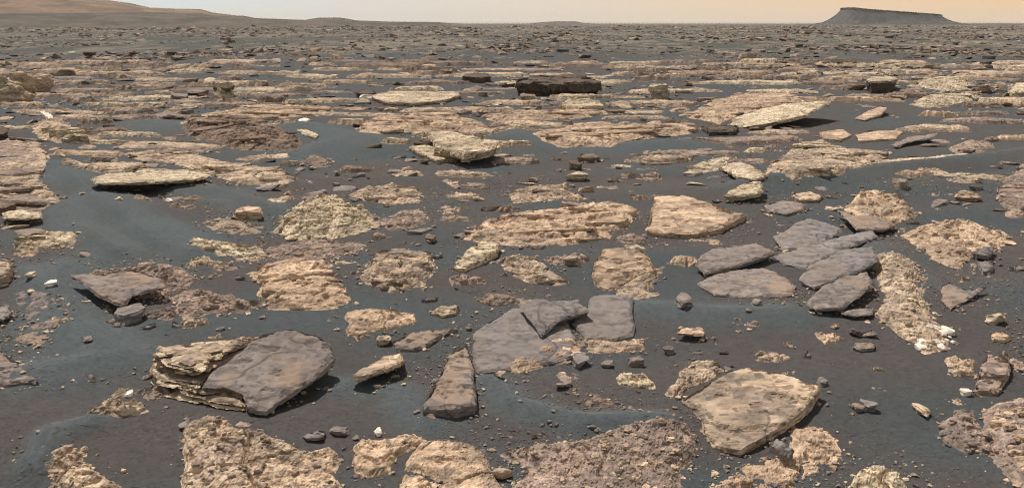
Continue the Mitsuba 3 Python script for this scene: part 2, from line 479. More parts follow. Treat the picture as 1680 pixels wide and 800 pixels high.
def stone(name, label, cat, box, m, depth=None, kind='chip', sub=2, lean=0.0, group=None, sink=0.15, key=None, pname=None):
    """A loose stone filling the box (x0, y0, x1, y1) of the photo, standing on the sand."""
    x0, y0, x1, y1 = box
    rng = np.random.default_rng(hash_(label or name) + int(x0))
    foot = on_ground([[0.5 * (x0 + x1), y1]])[0]
    d = np.linalg.norm(foot - CAM)
    w = (x1 - x0) * d / FPX
    vis = (y1 - y0) * d / FPX
    dep = math.asin((CAM[2] - foot[2]) / d)
    dd = depth if depth is not None else min(0.8 * w, 0.6 * vis / math.sin(dep))
    hh = max((vis - dd * math.sin(dep)) / math.cos(dep), 0.15 * w)
    if y0 > 200:
        hh = min(hh, 0.5 * w)
        dd = min(max((vis - hh * math.cos(dep)) / math.sin(dep), 0.5 * w), 2.2 * w)
    v, f = chip_mesh(rng, w, dd, hh * (1 + sink), kind, sub)
    if lean:
        v[:, 2] += lean * v[:, 0]
    c = foot + np.array([foot[0] / foot[1], 1, 0]) * dd * 0.45
    v = v + np.array([c[0], c[1], float(G(c[0], c[1])) + hh * (0.5 - sink * 0.5)])
    if key:
        part(key, pname, (v, f), m)
        return c
    k = thing(name, label, cat, group)
    scene[k] = mikit.ply((v, f), m)
    return k, c


def outcrop(name, label, cat, px, m, h=0.06, ledges=0, ledge_m=None, nodules=0, nod_m=None, seed=0, cellpx=1.3, key=None, pname='bedrock', group=None, nod_size=(0.012, 0.04), ledge_t=0.012, **kw):
    rng = np.random.default_rng(hash_(label or name) + seed)
    s_ = 0.42 if np.mean([q[1] for q in px]) > 300 else 0.36
    h = h * s_
    kw['step'] = kw.get('step', 0.018) * (0.6 if s_ > 0.4 else 0.4)
    if 'edge' in kw:
        kw['edge'] = kw['edge'] * 1.6
    W = on_ground(px, h * 0.6)
    FOOT.append(Polygon(W[:, :2]).buffer(0))
    d = np.linalg.norm(W.mean(0) - CAM)
    cell = px_step(d, cellpx)
    kw.setdefault('wob', max(0.055, cell * 4.0))
    kw.setdefault('edge', max(0.16, cell * 8))
    V, Fc, (X, Y, Z, D) = outcrop_mesh(W[:, :2], rng, cell, h=h, **kw)
    ledge_t = ledge_t * (d / 6.0) ** 0.6
    simple = not (ledges or nodules) and key is None
    k = key or thing(name, label, cat, group)
    if simple:
        scene[k] = mikit.ply((V, Fc), m)
        return k, W
    part(k, pname, (V, Fc), m)
    poly = Polygon(W[:, :2]).buffer(0)
    ok = np.argwhere(D > max(0.02, cell * 2))
    size = math.sqrt(poly.area)
    for _ in range(ledges if len(ok) else 0):
        i, j = ok[rng.integers(len(ok))]
        c = np.array([X[i, j], Y[i, j]])
        a, b = size * rng.uniform(0.16, 0.42), size * rng.uniform(0.04, 0.13)
        th = np.sort(rng.uniform(0, 2 * np.pi, rng.integers(6, 10)))
        r = rng.uniform(0.75, 1.1, len(th))
        rot = rng.normal(0, 0.25)
        q = np.stack([np.cos(th) * a * r, np.sin(th) * b * r], 1)
        q = q @ np.array([[math.cos(rot), math.sin(rot)], [-math.sin(rot), math.cos(rot)]]) + c
        pg = Polygon(q).buffer(0).intersection(poly.buffer(-0.01))
        if pg.is_empty or pg.geom_type != 'Polygon' or pg.area < 0.15 * a * b:
            continue
        q = np.array(pg.exterior.coords)[:-1]
        zz = Z[i, j] + rng.uniform(0.3, 1.1) * ledge_t
        sx, sy = rng.normal(0, 0.03, 2)
        st = px_step(d, 2.4)
        mesh = slab_mesh(q, lambda x, y: zz + sx * (x - c[0]) + sy * (y - c[1]), ledge_t + 0.03, rng, st, amp=st * 0.7, under=0.004, layers=2, bump=0.006)
        part(k, 'ledge', mesh, ledge_m or m)
    for _ in range(nodules if len(ok) else 0):
        i, j = ok[rng.integers(len(ok))]
        s = nod_size[0] + (nod_size[1] - nod_size[0]) * rng.random() ** 2.5
        v, f = chip_mesh(rng, s * rng.uniform(0.8, 1.5), s, s * rng.uniform(0.5, 0.9), 'round', 1)
        v = rotz(v, rng.uniform(0, 6)) + np.array([X[i, j], Y[i, j], Z[i, j] + s * 0.1])
        part(k, 'nodule', (v, f), nod_m or m)
    return k, W
# ---------------------------------------------------------------- ground, hills, mesa
def ground():
    r = [0.4]
    while r[-1] < 6000:
        d = r[-1]
        r.append(d * (1.012 if 3 < d < 14 else 1.02 if d < 45 else 1.05 if d > 2 else 1.06))
    r = np.array(r)
    a = np.concatenate([np.radians(np.linspace(-40, 40, 520)), np.radians(np.linspace(40, 320, 120))[1:-1]])
    R, A = np.meshgrid(r, a, indexing='ij')
    X, Y = R * np.sin(A), R * np.cos(A)
    V = np.stack([X, Y, G(X, Y) - sstep(2500, 6000, R) * 3], -1).reshape(-1, 3)
    nr, na = X.shape
    i = np.arange(nr * na).reshape(nr, na)
    j = np.roll(i, -1, 1)
    tri = np.vstack([np.stack([i[:-1].ravel(), i[1:].ravel(), j[1:].ravel()], 1), np.stack([i[:-1].ravel(), j[1:].ravel(), j[:-1].ravel()], 1)])
    tri = tri[:, ::-1]
    c0 = len(V)
    V = np.vstack([V, [[0, 0, float(G(0, 0))]]])
    cap = np.stack([np.full(na, c0), np.roll(i[0], -1), i[0]], 1)[:, ::-1]
    structure('ground', (V, np.vstack([tri, cap])), 'sand_material', True)


ground()


def far_fn(base, dark, sx=0.03, sz=0.25):
    def fn(p, n, uv):
        a = F(p.x * sx, p.y * sx, p.z * sz, 3)
        b = F(p.x * sx * 7, p.y * sx * 3, p.z * sz * 3, 2)
        return MIX(base, dark, SS(0.35, 0.68, a)) * (0.7 + 0.6 * b)
    return fn


mat('hill_material', far_fn((0.178, 0.120, 0.080), (0.105, 0.075, 0.056)), 0.95)
mat('rise_material', far_fn((0.095, 0.082, 0.068), (0.055, 0.052, 0.047), 0.08, 0.5), 0.95)
mat('mesa_material', far_fn((0.066, 0.067, 0.069), (0.042, 0.045, 0.049), 0.06, 0.18), 0.95)
mat('cap_rock_material', far_fn((0.066, 0.056, 0.05), (0.04, 0.036, 0.034), 0.2, 0.6), 0.95)


def ridge(name, prof, d0, depth, m, seed, rough=0.12):
    """A hill with the skyline prof [(px, py)], its crest at d0 + depth / 2."""
    prof = np.array(prof, float)
    xs = np.linspace(prof[0, 0], prof[-1, 0], 260)
    py = np.interp(xs, prof[:, 0], prof[:, 1])
    t = np.linspace(0, 1, 60)
    dc = d0 + depth * 0.5
    ang = np.arctan((xs - CX) / FPX * math.cos(PITCH))
    r = rays(np.stack([xs, py], 1))
    H = r[:, 2] / np.hypot(r[:, 0], r[:, 1]) * dc + 2.0
    A, Tt = np.meshgrid(ang, t)
    D = d0 + depth * Tt
    bell = np.where(Tt < 0.5, sstep(0, 0.5, Tt), sstep(1, 0.5, Tt)) ** 0.8
    X, Y = D * np.sin(A), D * np.cos(A)
    z = np.maximum(H, -1)[None, :] * bell
    z = z * (1 + rough * 2 * (f2(X / depth * 9, Y / depth * 9, 4, seed) - 0.5) * (0.3 + (Tt < 0.45)))
    z = z - 1.5 * (1 - bell)
    V = np.stack([X, Y, z], -1).reshape(-1, 3)
    i = np.arange(X.size).reshape(X.shape)
    tri = np.vstack([np.stack([i[:-1, :-1].ravel(), i[:-1, 1:].ravel(), i[1:, 1:].ravel()], 1), np.stack([i[:-1, :-1].ravel(), i[1:, 1:].ravel(), i[1:, :-1].ravel()], 1)])
    return structure(name, (V, tri), m, True)


ridge('hill', [(-420, 20), (-250, -14), (-60, -18), (60, -12), (150, -4), (215, 5), (250, 13), (300, 16), (332, 17), (350, 22), (420, 30), (520, 38.5)], 900, 700, 'hill_material', 11)
ridge('rise', [(-300, 30), (-100, 24), (0, 23), (120, 21), (240, 20), (330, 22), (352, 26), (400, 26), (420, 30), (500, 33), (525, 29), (558, 30), (585, 34), (650, 36), (720, 36.5), (740, 39)], 420, 300, 'rise_material', 12, 0.2)
ridge('hill', [(600, 39), (640, 36.5), (700, 36), (735, 38), (760, 39)], 1500, 300, 'rise_material', 13)
ridge('hill', [(860, 39.5), (890, 36.5), (915, 35), (945, 35.3), (958, 38), (990, 39.5)], 1500, 300, 'rise_material', 14)
ridge('rise', [(1490, 39.5), (1560, 38.5), (1640, 38.5), (1800, 39.2)], 1100, 260, 'rise_material', 15)


def mesa():
    rng = np.random.default_rng(5)
    d = 1000.0
    k = thing('mesa', 'flat-topped dark butte with a cap rock rising on the horizon at right', 'butte')
    labels[k] = dict(kind='structure', label=labels[k]['label'])
    ang = lambda px: (px - CX) / FPX * math.cos(PITCH) * (d + 34)
    el = lambda py: (HOR - py) / FPX * math.cos(PITCH) ** 2 * d + 2.0
    # plan: an elongated tableland; rings from the foot to the rim
    n = 160
    th = np.arange(n) / n * 2 * np.pi
    cx, hx, hy = 0.5 * (ang(1386) + ang(1532)), 0.5 * (ang(1532) - ang(1386)), 34.0
    wob = 1 + 0.10 * (f2(np.cos(th) * 3 + 5, np.sin(th) * 3, 3) - 0.5) * 2
    sq = (np.abs(np.cos(th)) ** 4 + np.abs(np.sin(th)) ** 4) ** -0.25
    rx, ry = np.cos(th) * sq * hx, np.sin(th) * sq * hy * wob
    top = np.interp(rx + cx, [ang(1380), ang(1386), ang(1398), ang(1440), ang(1480), ang(1532)], [el(12), el(12), el(14.5), el(18), el(21), el(24.5)])
    rows = []
    gul = 1 + 0.45 * (n2(th * 22, th * 0 + 2.0) - 0.5)
    for s, hf in [(1.0, 0.9), (1.05, 0.80), (1.16, 0.60), (1.34, 0.36), (1.55, 0.16), (1.85, 0.05), (2.15, -0.06)]:
        ex = rx + np.sign(rx) * (s - 1) * 34 * np.abs(np.cos(th)) * gul
        ey = ry + np.sin(th) * (s - 1) * 34 * gul
        rows.append(np.stack([cx + ex, d + 34 + ey, top * hf], 1))

    def loft(rows, cap):
        V = np.vstack(rows)
        f = []
        for a in range(len(rows) - 1):
            i = np.arange(n) + a * n
            j = np.roll(np.arange(n), -1) + a * n
            f += [np.stack([i, i + n, j], 1), np.stack([j, i + n, j + n], 1)]
        if cap:
            V = np.vstack([V, rows[0].mean(0, keepdims=True)])
            f.append(np.stack([np.arange(n), np.roll(np.arange(n), -1), np.full(n, len(V) - 1)], 1))
        return V, np.vstack(f)
    part(k, 'slope', loft(rows, True), 'mesa_material', 50)
    jag = 1 + 0.04 * (rng.random(n) - 0.5)
    rim = [np.stack([cx + rx * jag, d + 34 + ry * jag, top + 0.3 * rng.random(n)], 1), np.stack([cx + rx * 1.01 * jag, d + 34 + ry * 1.01 * jag, top * 0.95], 1), np.stack([cx + rx * 1.015, d + 34 + ry * 1.015, top * 0.88], 1)]
    part(k, 'cap_rock', loft(rim, True), 'cap_rock_material')


mesa()
# ---------------------------------------------------------------- the rocks one can point to, nearest first
LM = []          # landmarks for the labels of loose stones: (x, y, words)


def lm(res, words):
    k, w = res
    w = np.atleast_2d(w)
    LM.append((w[:, 0].mean(), w[:, 1].mean(), words))
    return res


# the big boulder: a grey cap slab lying on a stack of tan layers
k = thing('layered_boulder', 'big boulder at lower left, smooth grey cap slab over a broken stack of tan layers', 'boulder')
rng = np.random.default_rng(41)
CAP = [(330, 634), (350, 602), (395, 570), (430, 545), (476, 537), (520, 547), (541, 561), (551, 585), (538, 600), (518, 618), (470, 648), (436, 672), (408, 668), (398, 642), (368, 632)]
cc = on_ground(CAP, 0.13).mean(0)
gz0 = float(G(cc[0], cc[1]))
TILT = (-0.07, 0.20)
for _ in range(3):
    WC = on_plane(CAP, np.array([cc[0], cc[1], gz0 + 0.13]), *TILT)
    cc = WC.mean(0)
zcap = lambda x, y: gz0 + 0.13 + TILT[0] * (x - cc[0]) + TILT[1] * (y - cc[1])
capP = Polygon(WC[:, :2]).buffer(0)
foot = on_ground([(244, 632), (262, 650), (300, 660), (340, 669), (400, 678), (440, 673), (500, 640), (530, 605), (430, 594), (330, 603), (252, 612)], 0.0)[:, :2]
NL = 12
for i in range(NL):
    z = gz0 + 0.195 - i * 0.0170
    up = 1 - i / (NL - 1)
    P = Polygon(foot).buffer(-0.010 + rng.normal(0, 0.012))
    P = P.intersection(shapely.affinity.translate(Polygon(foot).buffer(0.02), rng.normal(0, 0.02) + 0.02 * up, 0.15 * up + rng.normal(0, 0.012)))
    # where the cap slab comes down lower than this layer, the layer ends under it
    a, b = TILT
    dirn = np.array([a, b]) / math.hypot(a, b)
    lim = (z + 0.030 - (gz0 + 0.13)) / math.hypot(a, b)
    o_ = cc[:2] + dirn * lim
    s_ = np.array([-dirn[1], dirn[0]])
    half = Polygon([o_ + s_ * 5, o_ - s_ * 5, o_ - s_ * 5 - dirn * 9, o_ + s_ * 5 - dirn * 9])
    P = P.difference(capP.buffer(0.012).intersection(half))
    P = max(getattr(P, 'geoms', [P]), key=lambda g: g.area)
    if P.area < 0.02:
        continue
    q = np.array(P.exterior.segmentize(0.06).coords)[:-1]
    ph = rng.uniform(0, 50)
    q = q + 0.075 * np.stack([f2(q[:, 0] * 6 + ph, q[:, 1] * 6, 2) - 0.5, f2(q[:, 0] * 6, q[:, 1] * 6 + ph, 2) - 0.5], 1)
    q = np.array(max(getattr(Polygon(q).buffer(0), 'geoms', [Polygon(q).buffer(0)]), key=lambda g: g.area).exterior.coords)[:-1]
    pq = Polygon(q).buffer(0)
    for _ in range(7):          # chunks broken out of the edge
        e = pq.exterior.interpolate(rng.random(), normalized=True)
        a1, w1, l1 = rng.uniform(0, 6.28), rng.uniform(0.02, 0.07), rng.uniform(0.03, 0.09)
        v1 = np.array([[-w1, -l1], [w1 * rng.uniform(.3, 1), -l1 * .8], [w1, l1 * rng.uniform(.3, 1)], [-w1 * .6, l1]])
        v1 = v1 @ np.array([[math.cos(a1), math.sin(a1)], [-math.sin(a1), math.cos(a1)]]) + [e.x, e.y]
        pq = pq.difference(Polygon(v1).buffer(0))
        pq = max(getattr(pq, 'geoms', [pq]), key=lambda g: g.area)
    q = np.array(pq.exterior.coords)[:-1]
    sx, sy = rng.normal(0, .018), rng.normal(0, .018)
    mesh = slab_mesh(q, lambda x, y: z + sx * (x - cc[0]) + sy * (y - cc[1]), rng.uniform(0.012, 0.021) if i < NL - 1 else 0.06, rng, 0.008, amp=0.010, under=0.012, layers=2, bump=0.006)
    part(k, 'layer', mesh, ['tan', 'cream', 'cream', 'peach'][i % 4])
W = slab('layered_boulder', 'cap slab', '', CAP, 'warmgrey', h=0.13, t=0.04, tilt=TILT, under=0.02, layers=3, bump=0.006, key=k, pname='cap_slab', h_scale=1.0)
labels[k + '__cap_slab'] = dict(label='smooth grey brown cap slab with a thin dark edge')
LM.append((W[:, 0].mean(), W[:, 1].mean(), 'the big layered boulder'))
for b in [(528, 598, 540, 612), (520, 608, 530, 620), (536, 590, 547, 602)]:
    stone('layered_boulder', 'white crust %d' % b[0], '', b, 'white', kind='round', key=k, pname='white_crust')

lm(slab('rock_shard', 'small ridged pale rock with a black shadow below it right of the big boulder', 'rock', [(575, 614), (596, 600), (622, 584), (660, 577), (663, 590), (628, 604), (600, 613)], 'tan', h=0.13, t=0.085, tilt=(0.12, -0.10), under=0.05, layers=5, bump=0.008), 'the small ridged shard')
lm(slab('rock_wedge', 'tall narrow wedge of pinkish grey rock pointing away beside the large slab', 'rock', [(767, 560), (773, 585), (779, 620), (785, 661), (748, 668), (692, 669), (699, 651), (722, 612), (735, 580), (752, 568)], 'warmgrey', h=0.13, t=0.10, tilt=(0.03, 0.03), under=0.01, layers=3, bump=0.006), 'the pinkish wedge')
lm(slab('rock_slab', 'large flat grey slab under the dark triangular one', 'rock slab', [(776, 545), (806, 522), (838, 504), (866, 500), (930, 520), (945, 552), (938, 583), (905, 592), (850, 602), (783, 609), (775, 590)], 'grey', h=0.06, t=0.09, tilt=(0.0, 0.03), layers=2, bump=0.002, amp=0.6), 'the large grey slab')
outcrop('bedrock_outcrop', 'pale peach ledge running along the lower edge of the large grey slab', 'bedrock', [(822, 598), (862, 570), (905, 552), (960, 548), (1010, 556), (1055, 552), (1062, 568), (1010, 572), (950, 574), (935, 588), (900, 594), (850, 606)], 'peach', h=0.10, rough=0.012, fill=0.4)
lm(slab('rock_slab', 'dark grey triangular slab lying tilted on top of the large grey slab', 'rock slab', [(850, 494), (880, 487), (915, 490), (950, 488), (968, 507), (946, 513), (922, 519), (906, 533), (889, 546), (876, 530), (862, 512)], 'grey', h=0.165, t=0.07, tilt=(0.02, 0.09), under=0.03, layers=2, bump=0.002, amp=0.6, h_scale=0.65), 'the dark triangular slab')
lm(slab('rock_slab', 'square grey slab right of the dark triangular slab', 'rock slab', [(967, 484), (1000, 480), (1041, 483), (1037, 508), (1042, 532), (1040, 548), (1004, 556), (962, 554), (938, 528), (952, 512), (963, 503)], 'grey', h=0.085, t=0.10, tilt=(0.0, 0.06), layers=2, bump=0.002, amp=0.6), 'the square grey slab')
lm(slab('rock_slab', 'thin brown grey slab with a curled pointed end above the small ridged shard', 'rock slab', [(643, 557), (676, 543), (712, 538), (752, 536), (722, 550), (704, 562), (686, 571), (655, 571)], 'warmgrey', h=0.045, t=0.05, tilt=(0.0, 0.03), under=0.01, bump=0.005), 'the curled thin slab')
lm(stone('pebble', 'single bright cream stone left of the curled thin slab', 'stone', (617, 546, 643, 568), 'cream'), 'the bright cream stone')
lm(outcrop('bedrock_outcrop', 'peach angular bedrock block with a notch below the flaky bedrock patch', 'bedrock', [(562, 513), (606, 505), (640, 510), (680, 511), (683, 527), (634, 536), (604, 540), (592, 552), (572, 546)], 'peach', h=0.09, edge=0.025, fill=0.25, ledges=4), 'the notched peach block')
lm(slab('overhanging_slab', 'grey slab jutting out over a black hollow at far left of the foreground', 'rock slab', [(114, 449), (152, 446), (170, 449), (215, 440), (250, 450), (263, 456), (276, 465), (266, 470), (240, 474), (216, 482), (202, 497), (186, 492), (160, 480), (140, 464)], 'warmgrey', h=0.20, t=0.065, tilt=(0.03, 0.05), under=0.05, layers=3, bump=0.008), 'the overhanging slab')
outcrop('bedrock_outcrop', 'brown crumbling bedrock behind the overhanging slab', 'bedrock', [(140, 447), (165, 436), (230, 428), (300, 436), (325, 452), (300, 470), (268, 480), (225, 484), (190, 470)], 'mauve', h=0.13, fill=0.4, nodules=25, rough=0.015)
lm(stone('rock_block', 'small grey block standing in front of the overhanging slab', 'rock', (195, 495, 235, 536), 'grey', kind='flat', depth=0.14), 'the small grey block')
outcrop('bedrock_outcrop', 'smooth mauve grey slab half under sand at left edge', 'bedrock', [(18, 478), (45, 470), (76, 475), (112, 505), (100, 530), (88, 545), (66, 564), (16, 556), (40, 535), (30, 510)], 'warmgrey', h=0.045, fill=0.35, edge=0.04)
slab('rock_slab', 'flat pinkish grey slab cut off by left edge of the view', 'rock slab', [(-40, 572), (0, 571), (22, 588), (64, 622), (10, 628), (-60, 630)], 'warmgrey', h=0.04, t=0.06, bump=0.005)
slab('rock_chip', 'small grey plate at left edge beside the smooth mauve slab', 'rock', [(-12, 500), (14, 498), (20, 510), (6, 522), (-15, 520)], 'grey', h=0.09, t=0.05, under=0.02)
lm(outcrop('nodular_outcrop', 'small knobbly tan rock in the bottom left corner', 'bedrock', [(72, 752), (84, 734), (105, 724), (138, 730), (148, 748), (162, 768), (200, 788), (225, 830), (115, 835), (88, 782)], 'tan', h=0.11, edge=0.05, fill=0.3, nod=0.010, nodules=40, nod_size=(0.012, 0.035)), 'the bottom left knobbly rock')
lm(outcrop('nodular_outcrop', 'largest knobbly tan outcrop at the bottom below the big boulder', 'bedrock', [(302, 690), (318, 682), (345, 681), (392, 690), (430, 704), (468, 722), (500, 738), (540, 730), (558, 748), (548, 772), (566, 796), (575, 845), (285, 850), (290, 800), (302, 766), (300, 725)], 'tan', h=0.12, edge=0.05, fill=0.3, pock=0.6, nod=0.014, nodules=150, nod_m='mauve', rough=0.012, nod_size=(0.012, 0.045), step=0.012), 'the largest knobbly outcrop')
# the cracked pavement at the bottom, three plates of it
k = thing('cracked_bedrock', 'cracked plate of peach bedrock at bottom centre, split by sand-filled joints', 'bedrock')
for i, P in enumerate([[(578, 726), (602, 715), (640, 718), (664, 703), (688, 708), (704, 713), (690, 726), (655, 741), (640, 766), (604, 778), (582, 766)],
                       [(690, 720), (722, 716), (768, 720), (800, 736), (806, 762), (832, 800), (842, 848), (752, 848), (728, 796), (716, 782), (690, 770), (660, 764), (664, 752)],
                       [(664, 773), (690, 780), (710, 788), (722, 806), (740, 848), (632, 848), (644, 810)]]):
    outcrop('cracked_bedrock', f'plate {i}', '', P, 'peach', h=0.10, edge=0.03, wob=0.025, pock=0.45, fill=0.2, rough=0.010, step=0.015, key=k, pname='plate', nodules=8, nod_size=(0.012, 0.03))
w = on_ground([(730, 760)])[0]
LM.append((w[0], w[1], 'the cracked peach plate'))
lm(stone('pebble', 'angular peach stone between cracked plate and wide knobbly outcrop', 'stone', (808, 760, 840, 788), 'peach'), 'the angular peach stone')
lm(outcrop('nodular_outcrop', 'wide knobbly brown outcrop at the bottom centre with crumbly right edge', 'bedrock', [(826, 738), (872, 724), (930, 720), (985, 704), (1045, 688), (1095, 677), (1130, 688), (1143, 716), (1140, 742), (1116, 760), (1120, 790), (1140, 848), (850, 848), (846, 790), (880, 762)], 'mauve', h=0.11, edge=0.06, fill=0.3, pock=0.6, nod=0.014, nodules=190, nod_m='tan', rough=0.012, nod_size=(0.012, 0.045), step=0.012), 'the wide knobbly outcrop')
lm(slab('rock_slab', 'big tan tilted slab with a sharp right corner and dark right edge', 'rock slab', [(1118, 650), (1164, 624), (1202, 606), (1228, 599), (1280, 608), (1318, 622), (1348, 628), (1336, 651), (1305, 678), (1290, 691), (1252, 714), (1216, 734), (1172, 726), (1152, 702), (1150, 684), (1138, 668)], 'tan', h=0.11, t=0.10, tilt=(0.07, 0.02), under=0.012, layers=4, bump=0.006), 'the big tan slab')
outcrop('bedrock_outcrop', 'tan tapering strip of layered bedrock along the back of the big tan slab', 'bedrock', [(1084, 642), (1112, 624), (1112, 604), (1130, 590), (1152, 583), (1196, 598), (1176, 612), (1140, 630), (1110, 645)], 'tan', h=0.085, fill=0.45, ledges=6, edge=0.04)
lm(outcrop('bedrock_outcrop', 'domed tan rock in front of the big tan slab carrying a grey shard', 'bedrock', [(1300, 697), (1338, 692), (1372, 712), (1388, 740), (1360, 760), (1330, 775), (1300, 800), (1278, 848), (1150, 848), (1165, 792), (1210, 760), (1262, 744), (1292, 736)], 'peach', h=0.09, fill=0.45, nod=0.010, nodules=45, nod_size=(0.012, 0.035)), 'the domed tan rock')
slab('rock_shard', 'grey bar-shaped shard lying on the domed tan rock', 'rock', [(1262, 722), (1272, 715), (1288, 722), (1304, 734), (1296, 742), (1278, 733)], 'grey', h=0.17, t=0.055, tilt=(0.0, 0.02), under=0.01, layers=2)
lm(outcrop('bedrock_outcrop', 'rugged cream rock at the bottom edge right of the domed tan rock', 'bedrock', [(1388, 800), (1408, 772), (1432, 762), (1462, 768), (1488, 774), (1494, 796), (1510, 848), (1360, 848)], 'cream', h=0.14, fill=0.45, ledges=8, edge=0.04, rough=0.016), 'the rugged cream rock')
lm(slab('rock_block', 'upright pinkish block at right edge above the rubble heap', 'rock', [(1612, 590), (1622, 578), (1656, 577), (1660, 600), (1650, 622), (1638, 642), (1600, 640), (1604, 612)], 'mauve', h=0.09, t=0.12, tilt=(0.0, 0.1), bump=0.014), 'the pinkish block')
lm(outcrop('nodular_outcrop', 'rounded knobbly mauve rock left of the rubble heap', 'bedrock', [(1548, 690), (1566, 670), (1598, 668), (1610, 690), (1632, 714), (1624, 734), (1584, 730), (1556, 714)], 'mauve', h=0.12, fill=0.35, nod=0.012, nodules=35, nod_size=(0.02, 0.05)), 'the knobbly mauve rock')
lm(outcrop('rubble_heap', 'heap of pinkish rubble at the right edge of the foreground', 'rubble', [(1612, 672), (1640, 655), (1720, 650), (1790, 850), (1720, 850), (1690, 806), (1645, 764), (1628, 722)], 'mauve', h=0.12, fill=0.4, nod=0.016, nodules=140, nod_m='peach', nod_size=(0.02, 0.07)), 'the rubble heap')
lm(stone('pebble', 'small tan stone standing upright on bare sand left of the knobbly mauve rock', 'stone', (1502, 650, 1522, 688), 'tan', depth=0.09), 'the upright tan stone')
lm(stone('pebble', 'pale yellow stone alone on sand above the pinkish block', 'stone', (1617, 512, 1648, 534), 'cream'), 'the pale yellow stone')
slab('rock_chip', 'flat pale chip below the pale yellow stone', 'rock', [(1626, 544), (1642, 541), (1661, 550), (1648, 556), (1630, 553)], 'peach', h=0.03, t=0.03)
lm(slab('rock_slab', 'notched grey slab with upturned tip alone on sand right of the cream strip', 'rock slab', [(1542, 468), (1558, 461), (1574, 470), (1588, 474), (1618, 469), (1594, 487), (1572, 498), (1560, 506), (1546, 493)], 'warmgrey', h=0.075, t=0.05, tilt=(0.03, 0.05), under=0.02, bump=0.004), 'the notched grey slab')
STRIP = lm(outcrop('nodular_outcrop', 'long crumbly cream strip with a white crusted lower end right of the grey tiles', 'bedrock', [(1438, 412), (1470, 416), (1506, 428), (1520, 455), (1508, 482), (1532, 510), (1546, 535), (1552, 562), (1520, 572), (1488, 552), (1462, 530), (1440, 510), (1456, 478), (1438, 445)], 'tan', h=0.14, fill=0.3, pock=0.6, nod=0.010, nodules=70, nod_m='cream', nod_size=(0.02, 0.05)), 'the crumbly cream strip')
for b in [(1502, 562, 1518, 577), (1522, 556, 1540, 570), (1538, 540, 1552, 554)]:
    stone('salt_crust', {1502: 'lowest white crust lump at the foot of the crumbly cream strip', 1522: 'middle white crust lump at the foot of the crumbly cream strip', 1538: 'upper white crust lump at the foot of the crumbly cream strip'}[b[0]], 'crust', b, 'white', kind='round')
rng = np.random.default_rng(8)
for _ in range(44):
    x0, y0 = rng.normal(1522, 15), rng.normal(553, 10)
    w = 6 + 14 * rng.random() ** 2
    stone('crust', f'crust {x0:.0f}', '', (x0, y0 - w * 0.5, x0 + w, y0 + w * 0.5), 'white', kind='round', key=STRIP[0], pname='white_crust')
# the broken grey tiles on the right
TL = [('upper left grey tile of the broken pavement, roof shaped', [(1268, 386), (1294, 370), (1322, 355), (1352, 362), (1386, 374), (1362, 390), (1340, 401), (1286, 411), (1278, 398)], 0.10, (0.0, 0.10), 'grey'),
      ('thin pale grey tile at the far end of the broken pavement', [(1374, 341), (1400, 350), (1440, 354), (1474, 366), (1452, 374), (1406, 373), (1390, 358)], 0.12, (-0.03, 0.03), 'warmgrey'),
      ('left grey tile of the broken pavement with a black underside', [(1140, 430), (1150, 416), (1168, 404), (1240, 397), (1276, 409), (1252, 420), (1214, 432), (1156, 446)], 0.12, (0.0, 0.07), 'warmgrey'),
      ('wide brownish grey tile lying lowest left in the broken pavement', [(1143, 461), (1174, 443), (1252, 437), (1288, 450), (1307, 467), (1300, 482), (1240, 486), (1172, 480)], 0.04, (0.0, 0.02), 'warmgrey'),
      ('long middle grey tile running up through the broken pavement', [(1268, 416), (1320, 402), (1372, 388), (1432, 374), (1442, 386), (1402, 400), (1360, 418), (1322, 438), (1286, 431)], 0.07, (0.02, 0.04), 'grey'),
      ('grey rounded tile stacked above the lowest right tile of the broken pavement', [(1310, 456), (1330, 430), (1380, 408), (1434, 402), (1443, 424), (1412, 440), (1374, 456), (1337, 470)], 0.13, (0.02, 0.10), 'grey'),
      ('lowest right grey tile of the broken pavement with a black front edge', [(1322, 494), (1350, 466), (1384, 452), (1422, 443), (1436, 460), (1412, 482), (1386, 502), (1338, 504)], 0.13, (0.02, 0.08), 'warmgrey')]
for i, (lb, P, h, tl, m) in enumerate(TL):
    lm(slab('rock_tile', lb, 'rock slab', P, m, h=h, t=0.055 + 0.01 * (i % 3), tilt=tl, under=0.03, layers=2, bump=0.002, amp=0.4, h_scale=0.72), ['the roof-shaped tile', 'the pale far tile', 'the left grey tile', 'the wide brownish tile', 'the long middle tile', 'the stacked rounded tile', 'the lowest right tile'][i])
slab('rock_shard', 'narrow grey bar just below the lowest right tile', 'rock', [(1378, 512), (1396, 504), (1434, 503), (1432, 514), (1400, 517)], 'grey', h=0.07, t=0.04, under=0.02, layers=2)
slab('rock_shard', 'thin pale bar on sand in front of the narrow grey bar', 'rock', [(1398, 566), (1404, 560), (1436, 560), (1436, 568), (1412, 571)], 'warmgrey', h=0.05, t=0.03, under=0.01, layers=2)
lm(slab('rock_shard', 'small peach chip over a black shadow on open sand right of the square grey slab', 'rock', [(1110, 544), (1120, 535), (1152, 535), (1156, 546), (1136, 547)], 'peach', h=0.10, t=0.045, tilt=(0, -0.05), under=0.03, layers=2), 'the small peach chip')
lm(stone('rock_block', 'upright split grey stone right of the square grey slab', 'rock', (1108, 460, 1136, 508), 'warmgrey', depth=0.12, kind='flat'), 'the upright split stone')
k, w = lm(slab('tan_boulder', 'smooth rounded peach boulder in the middle of the view above the square grey slab', 'boulder', [(972, 442), (976, 424), (986, 407), (1020, 404), (1056, 408), (1066, 422), (1078, 440), (1050, 448), (1022, 462), (1004, 480), (980, 468)], 'peach', h=0.13, t=0.16, tilt=(-0.02, 0.16), layers=4, bump=0.012), 'the smooth peach boulder')
